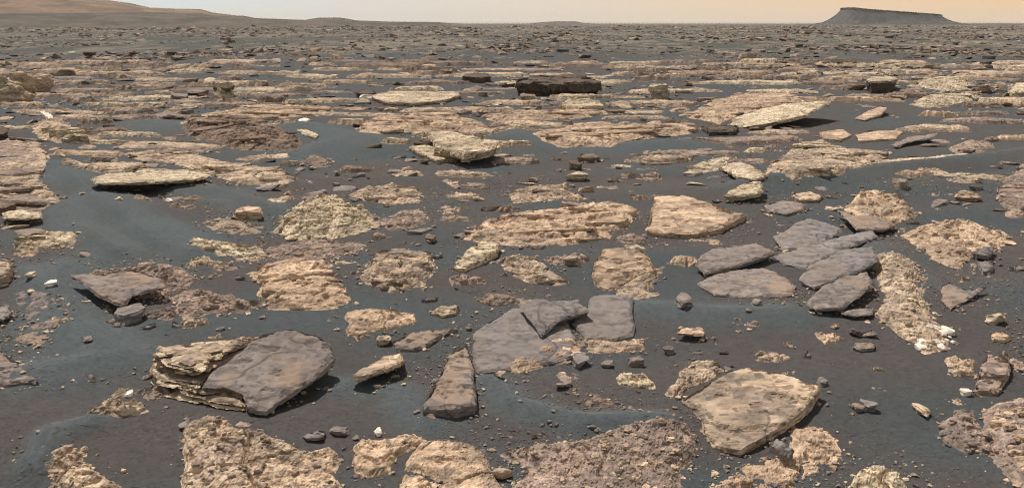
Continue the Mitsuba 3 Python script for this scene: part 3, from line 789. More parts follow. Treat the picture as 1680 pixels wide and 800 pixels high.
outcrop('bedrock_outcrop', 'tan layered flank on the right side of the smooth peach boulder', 'bedrock', [(1012, 470), (1040, 448), (1090, 432), (1086, 445), (1070, 460), (1082, 478), (1050, 486), (1020, 482)], 'tan', h=0.11, fill=0.4, ledges=4)
lm(outcrop('bedrock_outcrop', 'tan flaky wedge left of the smooth peach boulder', 'bedrock', [(808, 424), (845, 414), (878, 418), (900, 434), (934, 458), (900, 464), (860, 456), (830, 440)], 'tan', h=0.11, fill=0.4, ledges=6), 'the flaky tan wedge')
outcrop('bedrock_outcrop', 'faint pale streak of bedrock below the flaky tan wedge', 'bedrock', [(842, 467), (870, 464), (894, 474), (880, 480), (850, 477)], 'cream', h=0.035)
lm(slab('rock_slab', 'cream leaning slab like a loaf above the notched peach block, right of the flaky patch', 'rock', [(741, 436), (752, 420), (770, 404), (792, 394), (820, 395), (816, 408), (792, 424), (762, 438)], 'cream', h=0.13, t=0.13, tilt=(0.05, 0.07), layers=4, bump=0.012), 'the cream loaf-shaped slab')
lm(slab('rock_slab', 'broad tan slab with pointed right end left of the grey tiles', 'rock slab', [(1060, 376), (1066, 352), (1074, 321), (1118, 317), (1150, 326), (1190, 340), (1228, 351), (1200, 364), (1186, 374), (1136, 382), (1090, 382)], 'peach', h=0.14, t=0.12, tilt=(-0.01, 0.05), under=0.0, layers=5, bump=0.014), 'the pointed tan slab')
lm(outcrop('layered_ledge', 'long tan streaked ledge in the middle distance right of centre', 'bedrock', [(762, 386), (800, 356), (860, 346), (930, 342), (1000, 328), (1050, 342), (1030, 364), (1000, 386), (900, 399), (820, 396)], 'peach', h=0.15, fill=0.35, ledges=26, step=0.03, dip=(0.0, 0.03)), 'the long streaked ledge')
outcrop('bedrock_outcrop', 'tan mottled ledge above the long streaked ledge', 'bedrock', [(832, 316), (868, 303), (930, 300), (942, 316), (900, 326), (840, 330)], 'tan', h=0.11, ledges=5)
lm(outcrop('crumbly_mound', 'rough cream mound of crumbling rock left of the long streaked ledge', 'bedrock', [(452, 372), (470, 350), (486, 332), (520, 321), (560, 325), (596, 342), (632, 356), (590, 370), (540, 380), (480, 381)], 'cream', h=0.26, edge=0.16, fill=0.25, nodules=90, rough=0.025, nod=0.01, nod_size=(0.03, 0.09)), 'the rough cream mound')
outcrop('bedrock_outcrop', 'cracked tan outcrop behind the rough cream mound', 'bedrock', [(570, 316), (600, 304), (640, 298), (692, 310), (688, 328), (640, 332), (600, 326)], 'tan', h=0.12, ledges=8)
outcrop('bedrock_outcrop', 'low grey brown ledge trailing right of the rough cream mound', 'bedrock', [(612, 362), (650, 346), (690, 340), (706, 356), (680, 368), (640, 374)], 'mauve', h=0.12, ledges=8)
lm(slab('layered_slab', 'long cream layered slab with dark underside at left of the middle distance', 'rock slab', [(151, 291), (168, 284), (222, 282), (226, 276), (300, 276), (330, 280), (348, 286), (318, 293), (260, 296), (200, 298), (158, 298)], 'cream', h=0.30, t=0.12, tilt=(0.0, -0.02), under=0.10, layers=3, bump=0.016), 'the long cream slab')
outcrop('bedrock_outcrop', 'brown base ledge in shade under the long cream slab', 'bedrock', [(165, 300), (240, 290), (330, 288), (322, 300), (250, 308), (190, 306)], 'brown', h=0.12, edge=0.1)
outcrop('layered_ledge', 'tan low ledge stretching right behind the long cream slab', 'bedrock', [(205, 250), (260, 243), (340, 254), (400, 268), (470, 280), (490, 290), (470, 304), (390, 302), (345, 284), (280, 266), (220, 260)], 'tan', h=0.12, ledges=24)
lm(outcrop('bedrock_outcrop', 'mottled tan bedrock at the left edge of the middle distance', 'bedrock', [(-60, 235), (20, 228), (66, 232), (80, 262), (66, 290), (112, 326), (60, 346), (-60, 345)], 'tan', h=0.13, ledges=34, ledge_m='mauve', fill=0.75), 'the left edge bedrock')
slab('rock_slab', 'small cream slab with black underside below the left edge bedrock', 'rock slab', [(2, 348), (30, 341), (66, 345), (70, 353), (40, 357), (8, 356)], 'cream', h=0.16, t=0.07, under=0.06, layers=2)
lm(outcrop('bedrock_outcrop', 'broken cream ledge left of the wind streaks below the left edge bedrock', 'bedrock', [(18, 402), (50, 388), (80, 377), (126, 380), (118, 396), (70, 402), (36, 408)], 'cream', h=0.13, ledges=7, edge=0.04), 'the broken cream ledge')
slab('rock_block', 'tan block with a dark right side at left edge above the smooth mauve slab', 'rock', [(-30, 425), (14, 426), (22, 436), (12, 450), (-30, 462)], 'tan', h=0.13, t=0.12, layers=3, bump=0.012)
lm(outcrop('bedrock_outcrop', 'narrow cream ledge with jagged lower edge above the overhanging slab', 'bedrock', [(306, 394), (340, 391), (384, 402), (426, 404), (444, 416), (414, 422), (372, 416), (330, 404)], 'cream', h=0.14, ledges=6, edge=0.04), 'the narrow cream ledge')
outcrop('bedrock_outcrop', 'tan flat patch left of the rough cream mound', 'bedrock', [(326, 362), (360, 354), (400, 360), (430, 378), (396, 384), (350, 378)], 'tan', h=0.08, ledges=4)
stone('rock_block', 'peach angular block left of the rough cream mound', 'rock', (384, 334, 434, 362), 'peach', kind='chip')
lm(outcrop('flaky_bedrock', 'broad flaky tan bedrock patch at left centre above the big boulder', 'bedrock', [(404, 442), (440, 432), (480, 426), (545, 428), (550, 452), (580, 488), (560, 500), (500, 502), (440, 500), (424, 484), (430, 464)], 'peach', h=0.13, ledges=34, step=0.025, fill=0.45), 'the flaky bedrock patch')
outcrop('bedrock_outcrop', 'brown thin layered strip above the flaky bedrock patch', 'bedrock', [(418, 410), (470, 396), (520, 388), (604, 396), (590, 408), (540, 420), (500, 424), (450, 420)], 'mauve', h=0.10, ledges=14)
lm(outcrop('flaky_bedrock', 'rounded flaky tan bedrock patch with white streaks right of the broad flaky patch', 'bedrock', [(588, 446), (604, 424), (622, 410), (664, 404), (708, 414), (718, 436), (702, 456), (680, 470), (630, 472), (600, 462)], 'tan', h=0.14, ledges=22, ledge_m='mauve', step=0.025), 'the white-streaked patch')
outcrop('bedrock_outcrop', 'crumbly brown bedrock right of the overhanging slab', 'bedrock', [(276, 484), (310, 470), (350, 474), (390, 484), (428, 496), (404, 506), (350, 508), (310, 518), (286, 506)], 'mauve', h=0.12, ledges=10, nodules=30)
slab('rock_chip', 'pale thin chip above the curled thin slab', 'rock', [(704, 507), (724, 500), (754, 500), (748, 510), (726, 515)], 'cream', h=0.06, t=0.04, under=0.01, layers=2)
lm(outcrop('bedrock_outcrop', 'wide peach bedrock patch above the notched grey slab', 'bedrock', [(1478, 382), (1510, 366), (1540, 360), (1590, 360), (1652, 378), (1650, 402), (1600, 414), (1570, 438), (1540, 424), (1510, 404)], 'peach', h=0.12, fill=0.5, nod=0.008, nodules=60, nod_size=(0.03, 0.07)), 'the wide peach patch')
slab('rock_chip', 'grey chip pair on the right side of the wide peach patch, upper one', 'rock', [(1594, 412), (1616, 402), (1632, 404), (1624, 418)], 'grey', h=0.13, t=0.05)
slab('rock_chip', 'grey chip pair on the right side of the wide peach patch, lower one', 'rock', [(1604, 428), (1628, 424), (1630, 440), (1614, 442)], 'grey', h=0.08, t=0.05)
lm(outcrop('crumbly_mound', 'reddish tan crumbly mound behind the grey tiles', 'bedrock', [(1384, 336), (1404, 318), (1420, 307), (1450, 312), (1476, 324), (1506, 346), (1466, 364), (1420, 354)], 'peach', h=0.18, edge=0.1, nodules=50, nod_size=(0.03, 0.08)), 'the reddish mound')
outcrop('bedrock_outcrop', 'tan bedrock bank cut off by the right edge of the view', 'bedrock', [(1636, 306), (1660, 282), (1690, 262), (1760, 250), (1760, 350), (1650, 352), (1640, 330)], 'mauve', h=0.15, ledges=12)
lm(slab('rock_slab', 'cream wedge-shaped rock with black left underside above the pointed tan slab', 'rock', [(1186, 318), (1204, 306), (1222, 297), (1250, 296), (1252, 312), (1220, 319)], 'cream', h=0.22, t=0.14, tilt=(0.03, 0.03), under=0.05), 'the cream wedge')
slab('rock_slab', 'low grey slab right of the cream wedge', 'rock slab', [(1252, 334), (1280, 328), (1318, 330), (1322, 342), (1290, 349), (1262, 344)], 'warmgrey', h=0.07, t=0.07)
slab('rock_slab', 'small tan slab between the reddish mound and the low grey slab', 'rock slab', [(1298, 318), (1326, 312), (1350, 318), (1344, 326), (1312, 326)], 'tan', h=0.09, t=0.07)
lm(slab('rock_slab', 'pale fragment with a sharp right tip above the cream wedge', 'rock', [(1184, 272), (1204, 264), (1230, 268), (1262, 286), (1240, 292), (1210, 288)], 'cream', h=0.16, t=0.12, under=0.03, bump=0.012), 'the sharp pale fragment')
outcrop('bedrock_outcrop', 'tan stepped fragment left of the sharp pale fragment', 'bedrock', [(1120, 280), (1150, 264), (1200, 252), (1206, 262), (1176, 276), (1130, 284)], 'cream', h=0.14, ledges=4)
lm(outcrop('layered_ledge', 'wide pale layered outcrop above the sand channel on the right', 'bedrock', [(1256, 280), (1280, 252), (1312, 234), (1350, 226), (1396, 244), (1462, 248), (1440, 264), (1380, 282), (1300, 293)], 'tan', h=0.16, ledges=26, ledge_m='cream'), 'the wide pale outcrop')
slab('rock_slab', 'flat tan plate just above the wide pale outcrop', 'rock slab', [(1344, 214), (1384, 211), (1398, 220), (1378, 228), (1352, 226)], 'peach', h=0.14, t=0.1)
slab('rock_slab', 'flat tan plate further right above the wide pale outcrop', 'rock slab', [(1404, 219), (1440, 213), (1484, 213), (1470, 226), (1410, 229)], 'peach', h=0.13, t=0.1)
slab('rock_slab', 'thin leaf of rock propped up over a black gap right of the wide pale outcrop', 'rock slab', [(1460, 236), (1490, 224), (1540, 217), (1530, 224), (1500, 230), (1470, 240)], 'warmgrey', h=0.22, t=0.06, tilt=(0.05, 0.0), under=0.10, layers=2)
lm(slab('prominent_rock', 'prominent cream rock with deep black shadow under its right end at centre', 'rock', [(704, 216), (730, 214), (770, 219), (818, 230), (822, 240), (796, 247), (760, 252), (738, 246), (712, 240)], 'cream', h=0.64, t=0.34, tilt=(0.06, 0.02), under=0.30, layers=5, bump=0.03), 'the prominent cream rock')
slab('rock_slab', 'lower cream step at the left foot of the prominent cream rock', 'rock', [(670, 239), (700, 236), (742, 248), (750, 258), (716, 262), (694, 252)], 'cream', h=0.20, t=0.20, tilt=(0, 0), under=0.04, layers=4, bump=0.03)
outcrop('layered_ledge', 'peach long ledge behind the prominent cream rock', 'bedrock', [(588, 212), (600, 196), (640, 188), (720, 186), (790, 196), (804, 210), (720, 212), (640, 216)], 'peach', h=0.24, ledges=16, edge=0.2, step=0.05)
outcrop('layered_ledge', 'peach thin ledge behind and right of the prominent cream rock', 'bedrock', [(786, 188), (850, 180), (930, 180), (1010, 182), (960, 190), (880, 196), (810, 198)], 'peach', h=0.20, ledges=10, step=0.05)
lm(outcrop('layered_ledge', 'long tan ledge tapering to the right at centre right of the middle distance', 'bedrock', [(880, 214), (930, 206), (1030, 203), (1140, 203), (1148, 212), (1060, 222), (1000, 234), (930, 236), (896, 226)], 'peach', h=0.28, ledges=22, edge=0.2, step=0.06), 'the long tapering ledge')
slab('rock_block', 'dark low block at the right end of the long tapering ledge', 'rock', [(1150, 206), (1180, 203), (1212, 208), (1208, 215), (1164, 216)], 'dark', h=0.22, t=0.2, layers=3, bump=0.02)
lm(slab('tilted_slab', 'great cream tilted slab with a deep black cave under its right end', 'rock slab', [(1192, 203), (1206, 192), (1230, 182), (1290, 170), (1340, 165), (1366, 165), (1346, 175), (1322, 188), (1280, 198), (1230, 206)], 'cream', h=0.62, t=0.26, tilt=(0.17, 0.0), under=0.35, layers=4, bump=0.03), 'the great tilted slab')
outcrop('layered_ledge', 'tan low ledges left of the great tilted slab', 'bedrock', [(1130, 190), (1160, 168), (1220, 152), (1300, 152), (1320, 164), (1230, 182), (1180, 200)], 'peach', h=0.22, ledges=16, step=0.05)
lm(slab('dark_boulder', 'long dark boulder with black shaded front on the middle plain', 'boulder', [(844, 136), (848, 129), (870, 126), (888, 122), (906, 125), (930, 120), (958, 123), (976, 129), (986, 135), (960, 138), (930, 137), (900, 139), (870, 137)], 'dark', h=1.15, t=1.0, tilt=(0.0, 0.08), under=0.45, layers=6, bump=0.10, amp=2.0), 'the long dark boulder')  # dark rock; the colour also carries the shade on its front
lm(slab('rock_slab', 'cream-topped block with black front in front of the long dark boulder', 'rock', [(916, 172), (926, 162), (960, 160), (984, 164), (990, 172), (950, 175)], 'cream', h=0.42, t=0.42, under=0.12, layers=4, bump=0.03), 'the cream-topped block')
lm(stone('rock_block', 'small pale upright block right of the long dark boulder', 'rock', (1064, 137, 1098, 163), 'cream', kind='chip', depth=0.5), 'the pale upright block')
lm(slab('rock_block', 'black-fronted block with a flat cream lid on the right of the middle plain', 'rock', [(1421, 133), (1430, 126), (1460, 126), (1472, 129), (1462, 135), (1430, 136)], 'dark', h=0.85, t=0.8, under=0.1, layers=4, bump=0.04), 'the black-fronted block')  # shade of the front put into the dark colour; pale lid is its lit top
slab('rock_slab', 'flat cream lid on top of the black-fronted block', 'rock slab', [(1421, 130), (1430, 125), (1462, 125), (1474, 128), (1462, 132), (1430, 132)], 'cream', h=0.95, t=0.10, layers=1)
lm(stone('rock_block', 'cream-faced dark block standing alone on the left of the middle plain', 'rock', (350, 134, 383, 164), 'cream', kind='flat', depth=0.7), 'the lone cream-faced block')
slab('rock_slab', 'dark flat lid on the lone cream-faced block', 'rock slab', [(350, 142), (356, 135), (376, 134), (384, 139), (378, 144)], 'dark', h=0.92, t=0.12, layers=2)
k = thing('rock_pile', 'pile of big tan boulders at the left edge of the middle plain', 'rock pile')
for i, (b, m) in enumerate([((-30, 128, 28, 172), 'cream'), ((18, 122, 58, 160), 'peach'), ((46, 124, 86, 154), 'tan'), ((4, 140, 50, 174), 'tan'), ((-60, 135, -10, 170), 'tan')]):
    c = stone('rock_pile', f'pile {i}', '', b, m, key=k, pname='boulder', kind='chip', sub=3)
LM.append((c[0] + 1, c[1], 'the left boulder pile'))
slab('rock_slab', 'long flat slab with a black left notch on the middle plain left of centre', 'rock slab', [(606, 156), (640, 149), (750, 150), (757, 156), (720, 164), (680, 168), (630, 166)], 'cream', h=0.30, t=0.25, tilt=(0.0, 0.0), under=0.15, layers=4, bump=0.03)
slab('rock_block', 'black shaded block behind a white stone left of the long flat slab', 'rock', [(584, 151), (592, 147), (612, 147), (618, 151), (600, 154)], 'dark', h=0.4, t=0.4, under=0.05)  # shade on this side of the rock, painted as a dark colour
stone('pebble', 'white stone in front of the black shaded block', 'stone', (590, 154, 621, 165), 'white')
lm(slab('rock_slab', 'dark low slab behind the long flat slab', 'rock slab', [(758, 124), (775, 119), (800, 119), (805, 124), (790, 127)], 'dark', h=0.6, t=0.5, under=0.1), 'the dark low slab')
lm(outcrop('bedrock_outcrop', 'tan hummock with a white splinter at left of the middle distance', 'bedrock', [(56, 206), (70, 192), (96, 190), (120, 208), (158, 218), (146, 230), (100, 228), (70, 220)], 'tan', h=0.30, edge=0.25, ledges=7, ledge_m='cream', ledge_t=0.06), 'the left tan hummock')
slab('rock_shard', 'white splinter leaning on the left tan hummock', 'rock', [(64, 182), (72, 180), (84, 186), (90, 194), (82, 194)], 'white', h=0.42, t=0.08, tilt=(-0.1, 0))
slab('rock_block', 'black shaded rock at the left edge in front of the boulder pile', 'rock', [(-40, 206), (4, 205), (14, 213), (6, 219), (-40, 220)], 'dark', h=0.35, t=0.35, under=0.1)
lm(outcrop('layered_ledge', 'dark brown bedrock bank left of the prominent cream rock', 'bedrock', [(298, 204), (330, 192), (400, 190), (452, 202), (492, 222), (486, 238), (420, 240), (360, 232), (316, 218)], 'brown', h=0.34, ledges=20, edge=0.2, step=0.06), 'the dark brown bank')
outcrop('layered_ledge', 'peach streaked ledges above the dark brown bank', 'bedrock', [(296, 198), (330, 186), (420, 172), (540, 174), (550, 182), (470, 190), (400, 200), (330, 206)], 'peach', h=0.2, ledges=14, step=0.05)
slab('rock_slab', 'white and red slab on smooth sand right of the dark brown bank', 'rock slab', [(487, 211), (500, 210), (524, 219), (518, 225), (498, 219)], 'cream', h=0.12, t=0.1)
slab('rock_slab', 'white sliver behind the white and red slab', 'rock slab', [(484, 197), (500, 192), (508, 194), (502, 199)], 'white', h=0.12, t=0.1)
lm(outcrop('layered_ledge', 'pale ledge right of the black-fronted block on the far right plain', 'bedrock', [(1494, 138), (1520, 128), (1580, 128), (1604, 140), (1560, 146)], 'cream', h=0.35, edge=0.3, ledges=10, step=0.08), 'the far right pale ledge')
outcrop('layered_ledge', 'long low pale ledge below the far right pale ledge', 'bedrock', [(1492, 168), (1520, 156), (1606, 150), (1612, 156), (1560, 168), (1520, 173)], 'cream', h=0.26, edge=0.2, ledges=8, step=0.06)
slab('rock_slab', 'peach leaning plate below the black-fronted block', 'rock slab', [(1402, 194), (1420, 182), (1442, 174), (1456, 176), (1446, 186), (1420, 195)], 'peach', h=0.26, t=0.18, tilt=(0.06, 0), under=0.05)
lm(slab('rock_block', 'small dark block alone on smooth sand at right of centre', 'rock', [(947, 256), (956, 251), (980, 251), (985, 256), (966, 258)], 'brown', h=0.24, t=0.24, under=0.03), 'the lone dark block')
lm(stone('pebble', 'rounded cream stone below the lone dark block', 'stone', (926, 279, 966, 298), 'cream', kind='round'), 'the rounded cream stone')
outcrop('bedrock_outcrop', 'pinkish low outcrop at right below the thin propped leaf', 'bedrock', [(1560, 240), (1580, 231), (1620, 230), (1632, 238), (1610, 248), (1575, 250)], 'mauve', h=0.18, ledges=5)
lm(stone('rock_block', 'peach boulder alone at right above the wide peach patch', 'rock', (1568, 312, 1606, 331), 'peach', kind='round'), 'the lone peach boulder')
outcrop('bedrock_outcrop', 'small brown patch with a pale chip left of the lone dark block', 'bedrock', [(492, 264), (510, 254), (536, 258), (542, 270), (515, 274)], 'mauve', h=0.12, ledges=2)
slab('rock_slab', 'flat cream rock at the right edge below the far right pale ledge', 'rock slab', [(1652, 146), (1668, 134), (1720, 134), (1720, 148), (1660, 152)], 'cream', h=0.4, t=0.35, bump=0.03)
for x0, y0, x1, y1, m, lb in [(80, 458, 94, 472, 'white', 'bright white stone on sand left of the overhanging slab'), (46, 446, 58, 458, 'cream', 'pale stone near the left edge above the bright white stone'),
                              (940, 574, 966, 606, 'grey', 'grey splinter on gravel below the large grey slab'), (1030, 582, 1056, 602, 'warmgrey', 'flat grey chip on gravel right of the grey splinter'),
                              (985, 588, 1006, 604, 'grey', 'small grey chip between the grey splinter and the flat grey chip'), (920, 616, 938, 636, 'warmgrey', 'mauve chip on gravel in front of the grey splinter'),
                              (1232, 486, 1250, 502, 'warmgrey', 'small pale stone just below the wide brownish tile'), (540, 697, 574, 716, 'warmgrey', 'flat grey chip between the big boulder and the largest knobbly outcrop'),
                              (614, 700, 628, 716, 'white', 'white pebble above the cracked peach plate'), (1086, 566, 1106, 582, 'warmgrey', 'grey chip on sand below the small peach chip'),
                              (1412, 655, 1436, 676, 'grey', 'grey stone on sand right of the big tan slab'), (1576, 638, 1592, 650, 'white', 'white chip left of the pinkish block'),
                              (296, 688, 310, 706, 'warmgrey', 'pale stone on the upper left corner of the largest knobbly outcrop'), (1340, 618, 1356, 634, 'warmgrey', 'pale stone touching the right tip of the big tan slab'),
                              (208, 638, 220, 652, 'white', 'white pebble left of the big boulder'), (926, 418, 952, 436, 'tan', 'tan sliver between the flaky tan wedge and the smooth peach boulder'),
                              (698, 378, 716, 400, 'brown', 'dark reddish stone above the cream loaf-shaped slab'), (1590, 286, 1604, 300, 'cream', 'pale pebble in the sand channel at right')]:
    stone('pebble', lb, 'stone', (x0, y0, x1, y1), m, kind='chip' if (x0 % 2) else 'flat')
# ---------------------------------------------------------------- loose stones and the rubble of the plain
OCC = cKDTree(np.array([(a, b) for a, b, _ in LM]))
WORDS = ['nearest', 'second nearest', 'third nearest', 'fourth nearest', 'fifth nearest', 'sixth nearest', 'seventh nearest', 'eighth nearest', 'ninth nearest', 'tenth nearest', 'eleventh nearest', 'twelfth nearest', 'thirteenth nearest', 'fourteenth nearest', 'fifteenth nearest', 'sixteenth nearest', 'seventeenth nearest', 'eighteenth nearest', 'nineteenth nearest', 'twentieth nearest']
pending = {}


def where(x, y, what):
    """Words that single out a loose stone: what it is, and where from the nearest rock one can name."""
    dd, i = OCC.query([x, y])
    lx, ly, words = LM[i]
    ang = math.degrees(math.atan2(y - ly, x - lx)) % 360
    side = ['right of', 'behind', 'left of', 'in front of'][int(((ang + 45) % 360) // 90)]
    pending.setdefault((what, side, words), []).append((dd, None))
    return what, side, words, dd


todo = {}


def loose(name, what, cat, group, mesh, m, c):
    w, side, words, dd = where(c[0], c[1], what)
    k = thing(name, '', cat, group)
    scene[k] = mikit.ply(mesh, m)
    todo.setdefault((w, side, words), []).append((dd, k))


def name_loose():
    for (w, side, words), rows in todo.items():
        rows.sort()
        for i, (dd, k) in enumerate(rows):
            o = '' if len(rows) == 1 else (WORDS[i] if i < len(WORDS) else 'farther') + ' '
            labels[k]['label'] = f'{o}{w} {side} {words}'


rng = np.random.default_rng(77)
ROCKM = ['tan', 'mauve', 'cream', 'warmgrey', 'brown', 'peach', 'grey', 'dark']
COL = dict(tan='tan', mauve='mauve', cream='cream', warmgrey='grey', brown='brown', peach='peach', grey='dark grey', dark='dark', white='white')


def bare(x, y):
    """True on the smooth drifts, which stay free of stones."""
    return drift(np.asarray(x, float), np.asarray(y, float)) > 0.022


def patch(x, y):
    """Where bedrock crops out and rubble gathers (0 to 1)."""
    return sstep(0.42, 0.62, f2(x * 0.12 + 5, y * 0.055 + 2, 3, 21))


# pebbles on the near sand
cnt = 0
while cnt < 130:
    y = 3.6 + 9 * rng.random() ** 1.4
    x = (rng.random() - 0.5) * 1.22 * y
    if f2(np.array([x * 0.9 + 3]), np.array([y * 0.9]), 2)[0] < 0.42 + 0.2 * rng.random():
        continue
    s = (0.010 + 0.030 * rng.random() ** 2.2) * (0.6 + 0.085 * y)
    v, f = chip_mesh(rng, s * 2, s * rng.uniform(1.0, 1.8), s * rng.uniform(0.5, 1.2), 'chip' if rng.random() < .6 else 'round', 1)
    v = rotz(v, rng.uniform(0, 6.3)) + [x, y, float(G(x, y)) + s * 0.25]
    m = rng.choice(['warmgrey', 'grey', 'tan', 'cream', 'white', 'mauve'], p=[.3, .2, .16, .14, .08, .12])
    loose('pebble', f'{COL[m]} pebble', 'stone', 'pebbles strewn over the near sand', (v, f), m, (x, y))
    cnt += 1

# broken plates and low patches of bedrock on the near and middle sand, kept clear of the rocks above
TREE = shapely.STRtree(FOOT)


def free(x, y, r):
    return len(TREE.query(Point(x, y).buffer(r), predicate='intersects')) == 0


n_f = 0
while n_f < 110:
    y = 4.2 + 11 * rng.random() ** 0.9
    x = (rng.random() - 0.5) * 1.24 * y
    w = rng.uniform(0.06, 0.34) * (0.5 + y / 16)
    if bare(x, y) or rng.random() > 0.1 + patch(np.array([x * 2.2]), np.array([y * 2.2]))[0] or not free(x, y, w * 0.45):
        continue
    th = np.sort(rng.uniform(0, 2 * np.pi, 10))
    q = np.stack([np.cos(th) * w * 0.62, np.sin(th) * w * rng.uniform(0.35, 0.65)], 1) * rng.uniform(0.7, 1.15, (10, 1)) + [x, y]
    cell = px_step(math.hypot(x, y), 1.3)
    V, Fc, _ = outcrop_mesh(q, rng, cell, h=rng.uniform(0.015, 0.05), edge=0.05, wob=max(0.03, cell * 3), step=0.008, rough=0.010, fill=0.5, nod=0.006 * (rng.random() < .4))
    if len(Fc) < 20:
        continue
    m = rng.choice(['tan', 'peach', 'mauve', 'cream', 'brown'], p=[.28, .16, .32, .10, .14])
    loose('bedrock_patch', f'small {COL[m]} patch', 'bedrock', 'small bedrock patches showing through the near sand', (V, Fc), m, (x, y))
    n_f += 1
n_f = 0
while n_f < 120:
    y = 4.0 + 10 * rng.random() ** 1.1
    x = (rng.random() - 0.5) * 1.24 * y
    w = rng.uniform(0.03, 0.13) * (0.6 + y / 14)
    if bare(x, y) or rng.random() > 0.15 + f2(np.array([x * 0.9 + 3]), np.array([y * 0.9]), 2)[0] - 0.2 or not free(x, y, w * 0.2):
        continue
    th = np.sort(rng.uniform(0, 2 * np.pi, rng.integers(5, 8)))
    q = np.stack([np.cos(th) * w * 0.6, np.sin(th) * w * rng.uniform(0.3, 0.6)], 1)
    q = rotz(np.column_stack([q, q[:, 0]]), rng.normal(0, 0.6))[:, :2] + [x, y]
    if abs(area2(q)) < 0.15 * w * w:
        continue
    z, sx, sy = float(G(x, y)) + rng.uniform(0.005, 0.035), rng.normal(0, 0.15), rng.normal(0, 0.15)
    st = px_step(math.hypot(x, y), 2.2)
    mesh = slab_mesh(q, lambda a, b: z + sx * (a - x) + sy * (b - y), rng.uniform(0.015, 0.045), rng, st, amp=st * 0.3, under=0.006, layers=2, bump=0.004)
    m = rng.choice(['grey', 'warmgrey', 'tan', 'cream', 'mauve'], p=[.22, .30, .20, .14, .14])
    loose('rock_flake', f'{COL[m]} flake', 'rock', 'thin flakes lying on the near sand', mesh, m, (x, y))
    n_f += 1

# low flat outcrops of the middle plain
ys = 11 + 36 * rng.random(5000) ** 1.1
xs = (rng.random(5000) - 0.5) * 1.3 * ys
ok = (rng.random(5000) < 0.12 + 0.88 * patch(xs, ys)) & ~bare(xs, ys)
rows = list(zip(xs[ok], ys[ok]))
placed = []
n_o = 0
for x, y in rows:
    if n_o >= 300:
        break
    w = rng.uniform(0.3, 1.3) * (0.5 + y / 24)
    dpt = w * rng.uniform(0.25, 0.9)
    w = w * rng.uniform(1.2, 1.9)
    if placed and min(math.hypot((x - a) / 1.0, (y - b) / 1.4) / (w + c) for a, b, c in placed) < 0.38:
        continue
    if min(math.hypot(x - a, (y - b) * 0.7) for a, b, _ in LM) < 0.5 * w + 0.35:
        continue
    if not free(x, y, w * 0.30):
        continue
    placed.append((x, y, w))
    th = np.sort(rng.uniform(0, 2 * np.pi, 9))
    q = np.stack([np.cos(th) * w * 0.6, np.sin(th) * dpt * 0.6], 1) * rng.uniform(0.75, 1.15, (9, 1)) + [x, y]
    cell = max(px_step(math.hypot(x, y), 1.5), w / 60)
    h = rng.uniform(0.03, 0.08) * (0.7 + y / 30)
    try:
        V, Fc, _ = outcrop_mesh(q, rng, cell, h=h, cracks=0, edge=max(0.08, cell * 2), wob=max(0.05, cell * 2.5), step=h * 0.3, rough=0.01 + 0.1 * h, fill=0.5, cell_y=2.2)
    except Exception:
        continue
    if len(Fc) < 20:
        continue
    m = rng.choice(['tan', 'peach', 'mauve', 'cream', 'brown'], p=[.36, .14, .26, .14, .10])
    loose('flat_outcrop', f'low {COL[m]} ledge', 'bedrock', 'low ledges breaking the sand of the plain', (V, Fc), m, (x, y))
    n_o += 1

# slabs and chips of the middle plain: the 260 that show largest one by one, the rest joined
cand = []
NC = 90000
ys = 8 * (500 / 8) ** (rng.random(NC) ** 0.66)
xs = (rng.random(NC) - 0.5) * 1.3 * ys
ps = patch(xs, ys)
ok = rng.random(NC) < (0.10 + 0.90 * ps) * (0.12 + 0.34 * sstep(16, 30, ys) + 0.54 * sstep(38, 55, ys))
ok &= ~bare(xs, ys)
ok &= (ys < 45) | (rng.random(NC) < 0.2 + 0.8 * sstep(0.42, 0.60, f2(xs * 0.03 + 9, ys * 0.010, 3, 31)))
ss = (0.04 + 0.16 * rng.random(NC) ** 3.5) * (0.45 + np.minimum(ys, 45) / 24 + np.maximum(ys - 45, 0) / 60) ** 0.9
for x, y, s in zip(xs[ok], ys[ok], ss[ok]):
    if s > 0.12 and min(math.hypot(x - a, (y - b) * 0.7) for a, b, _ in LM) < 0.3 + s:
        continue
    cand.append((s / y, x, y, s))
cand.sort(reverse=True)
far = {m: ([], [], 0) for m in ROCKM}
n_s = 0
gz = G(np.array([q[1] for q in cand]), np.array([q[2] for q in cand]))
for i_c, (r, x, y, s) in enumerate(cand):
    big = n_s < 230 and y > 9
    w = s * rng.uniform(1.2, 2.6)
    dpt = s * rng.uniform(0.8, 2.2)
    hh = s * (rng.uniform(0.18, 0.45) if rng.random() < 0.82 else rng.uniform(0.5, 1.0))
    v, f = chip_mesh(rng, w, dpt, hh, 'flat' if rng.random() < 0.6 else 'chip', 1 if big else 0, not big)
    v[:, 2] += v[:, 0] * rng.normal(0, 0.10) + v[:, 1] * rng.normal(0, 0.12)
    v = rotz(v, rng.normal(0, 0.5)) + [x, y, gz[i_c] + hh * rng.uniform(-0.05, 0.3)]
    m = rng.choice(ROCKM, p=[.16, .22, .06, .16, .16, .05, .07, .12] if y < 45 else [.07, .20, .02, .16, .20, .02, .13, .20])  # the dark colours also stand in for small shadows among the rubble
    if big:
        loose('rock_chip', f'{COL[m]} rock', 'rock', 'loose rocks on the plain', (v, f), m, (x, y))
        n_s += 1
    else:
        a, b, n = far[m]
        a.append(v)
        b.append(f + n)
        far[m] = (a, b, n + len(v))
name_loose()
STUFF = dict(tan='tan', mauve='mauve', cream='cream', warmgrey='grey', brown='brown', peach='peach', grey='slate', dark='dark')
for m, (a, b, n) in far.items():
    if n:
        structure(f'{STUFF[m]}_rubble', (np.vstack(a), np.vstack(b)), m, False, 'stuff', f'{COL[m]} rubble strewn over the far plain')

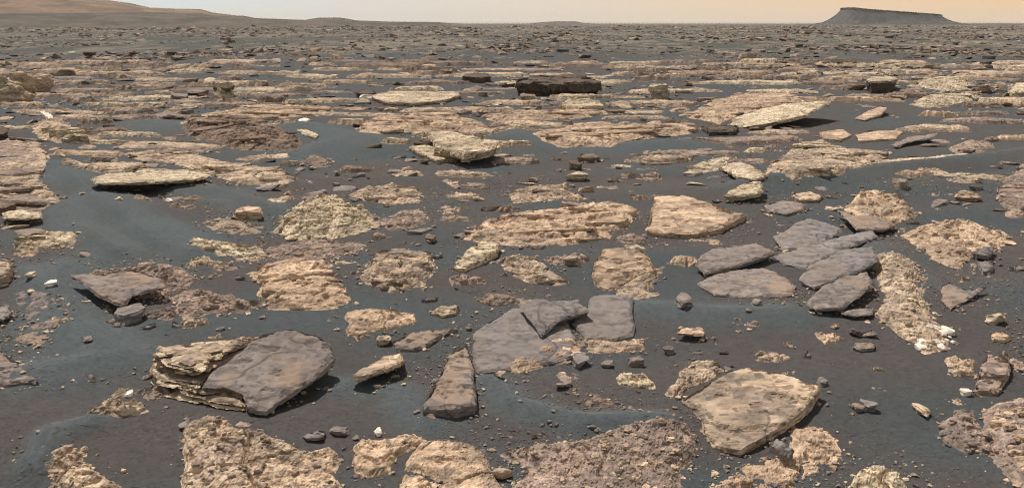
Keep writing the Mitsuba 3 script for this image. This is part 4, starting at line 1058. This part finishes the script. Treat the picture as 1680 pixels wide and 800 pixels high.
# gravel
V, Fc, n = {}, {}, {}
ys = 3.4 + 8.5 * rng.random(44000) ** 1.3
xs = (rng.random(44000) - 0.5) * 1.24 * ys
ok = f2(xs * 0.8 + 13, ys * 0.8 + 1, 3) > 0.46 + 0.14 * rng.random(44000) + 0.3 * bare(xs, ys)
xs, ys = xs[ok], ys[ok]
for x, y, z in zip(xs, ys, G(xs, ys)):
    s = 0.003 + 0.012 * rng.random() ** 4
    v, f = chip_mesh(rng, s * 2, s * 1.7, s * 1.2, 'round', 0, True)
    m = ['warmgrey', 'grey', 'tan', 'cream'][rng.choice(4, p=[.34, .20, .26, .20])]
    V.setdefault(m, []).append(v + [x, y, z + s * 0.3])
    Fc.setdefault(m, []).append(f + n.get(m, 0))
    n[m] = n.get(m, 0) + len(v)
# crumbs broken off the rocks, lying along their edges
for pg in FOOT:
    if pg.is_empty:
        continue
    cx_, cy_ = pg.centroid.x, pg.centroid.y
    dist = math.hypot(cx_, cy_)
    if dist > 15:
        continue
    L = pg.length
    for _ in range(int(min(150, 55 * L))):
        e = pg.boundary.interpolate(rng.random(), normalized=True)
        s = (0.0035 + 0.016 * rng.random() ** 3.5) * (0.6 + dist / 11)
        x, y = e.x + rng.normal(0, 0.05), e.y + rng.normal(-0.015, 0.05)
        if f2(np.array([x * 3.1]), np.array([y * 3.1]), 2)[0] < 0.47:
            continue
        v, f = chip_mesh(rng, s * 2.2, s * 1.7, s * 1.1, 'chip', 0, True)
        m = ['warmgrey', 'grey', 'tan', 'cream'][rng.choice(4, p=[.30, .12, .36, .22])]
        V.setdefault(m, []).append(rotz(v, rng.uniform(0, 6.3)) + [x, y, float(G(x, y)) + s * 0.25])
        Fc.setdefault(m, []).append(f + n.get(m, 0))
        n[m] = n.get(m, 0) + len(v)
for m in V:
    structure(f'{STUFF[m]}_gravel', (np.vstack(V[m]), np.vstack(Fc[m])), m, False, 'stuff', f'{COL[m]} gravel scattered on the near sand')

# ---------------------------------------------------------------- the thin dust in the air
scene['haze_medium'] = dict(type='homogeneous', albedo=dict(type='rgb', value=[0.95, 0.95, 0.95]), sigma_t=0.00013)
scene['haze'] = dict(type='cube', to_world=T().translate([0, 0, 28]).scale([7000, 7000, 36]), bsdf=dict(type='null'), interior=dict(type='ref', id='haze_medium'))
labels['haze'] = dict(kind='stuff', label='thin dust haze over the plain')
scene['camera']['medium'] = dict(type='ref', id='haze_medium')
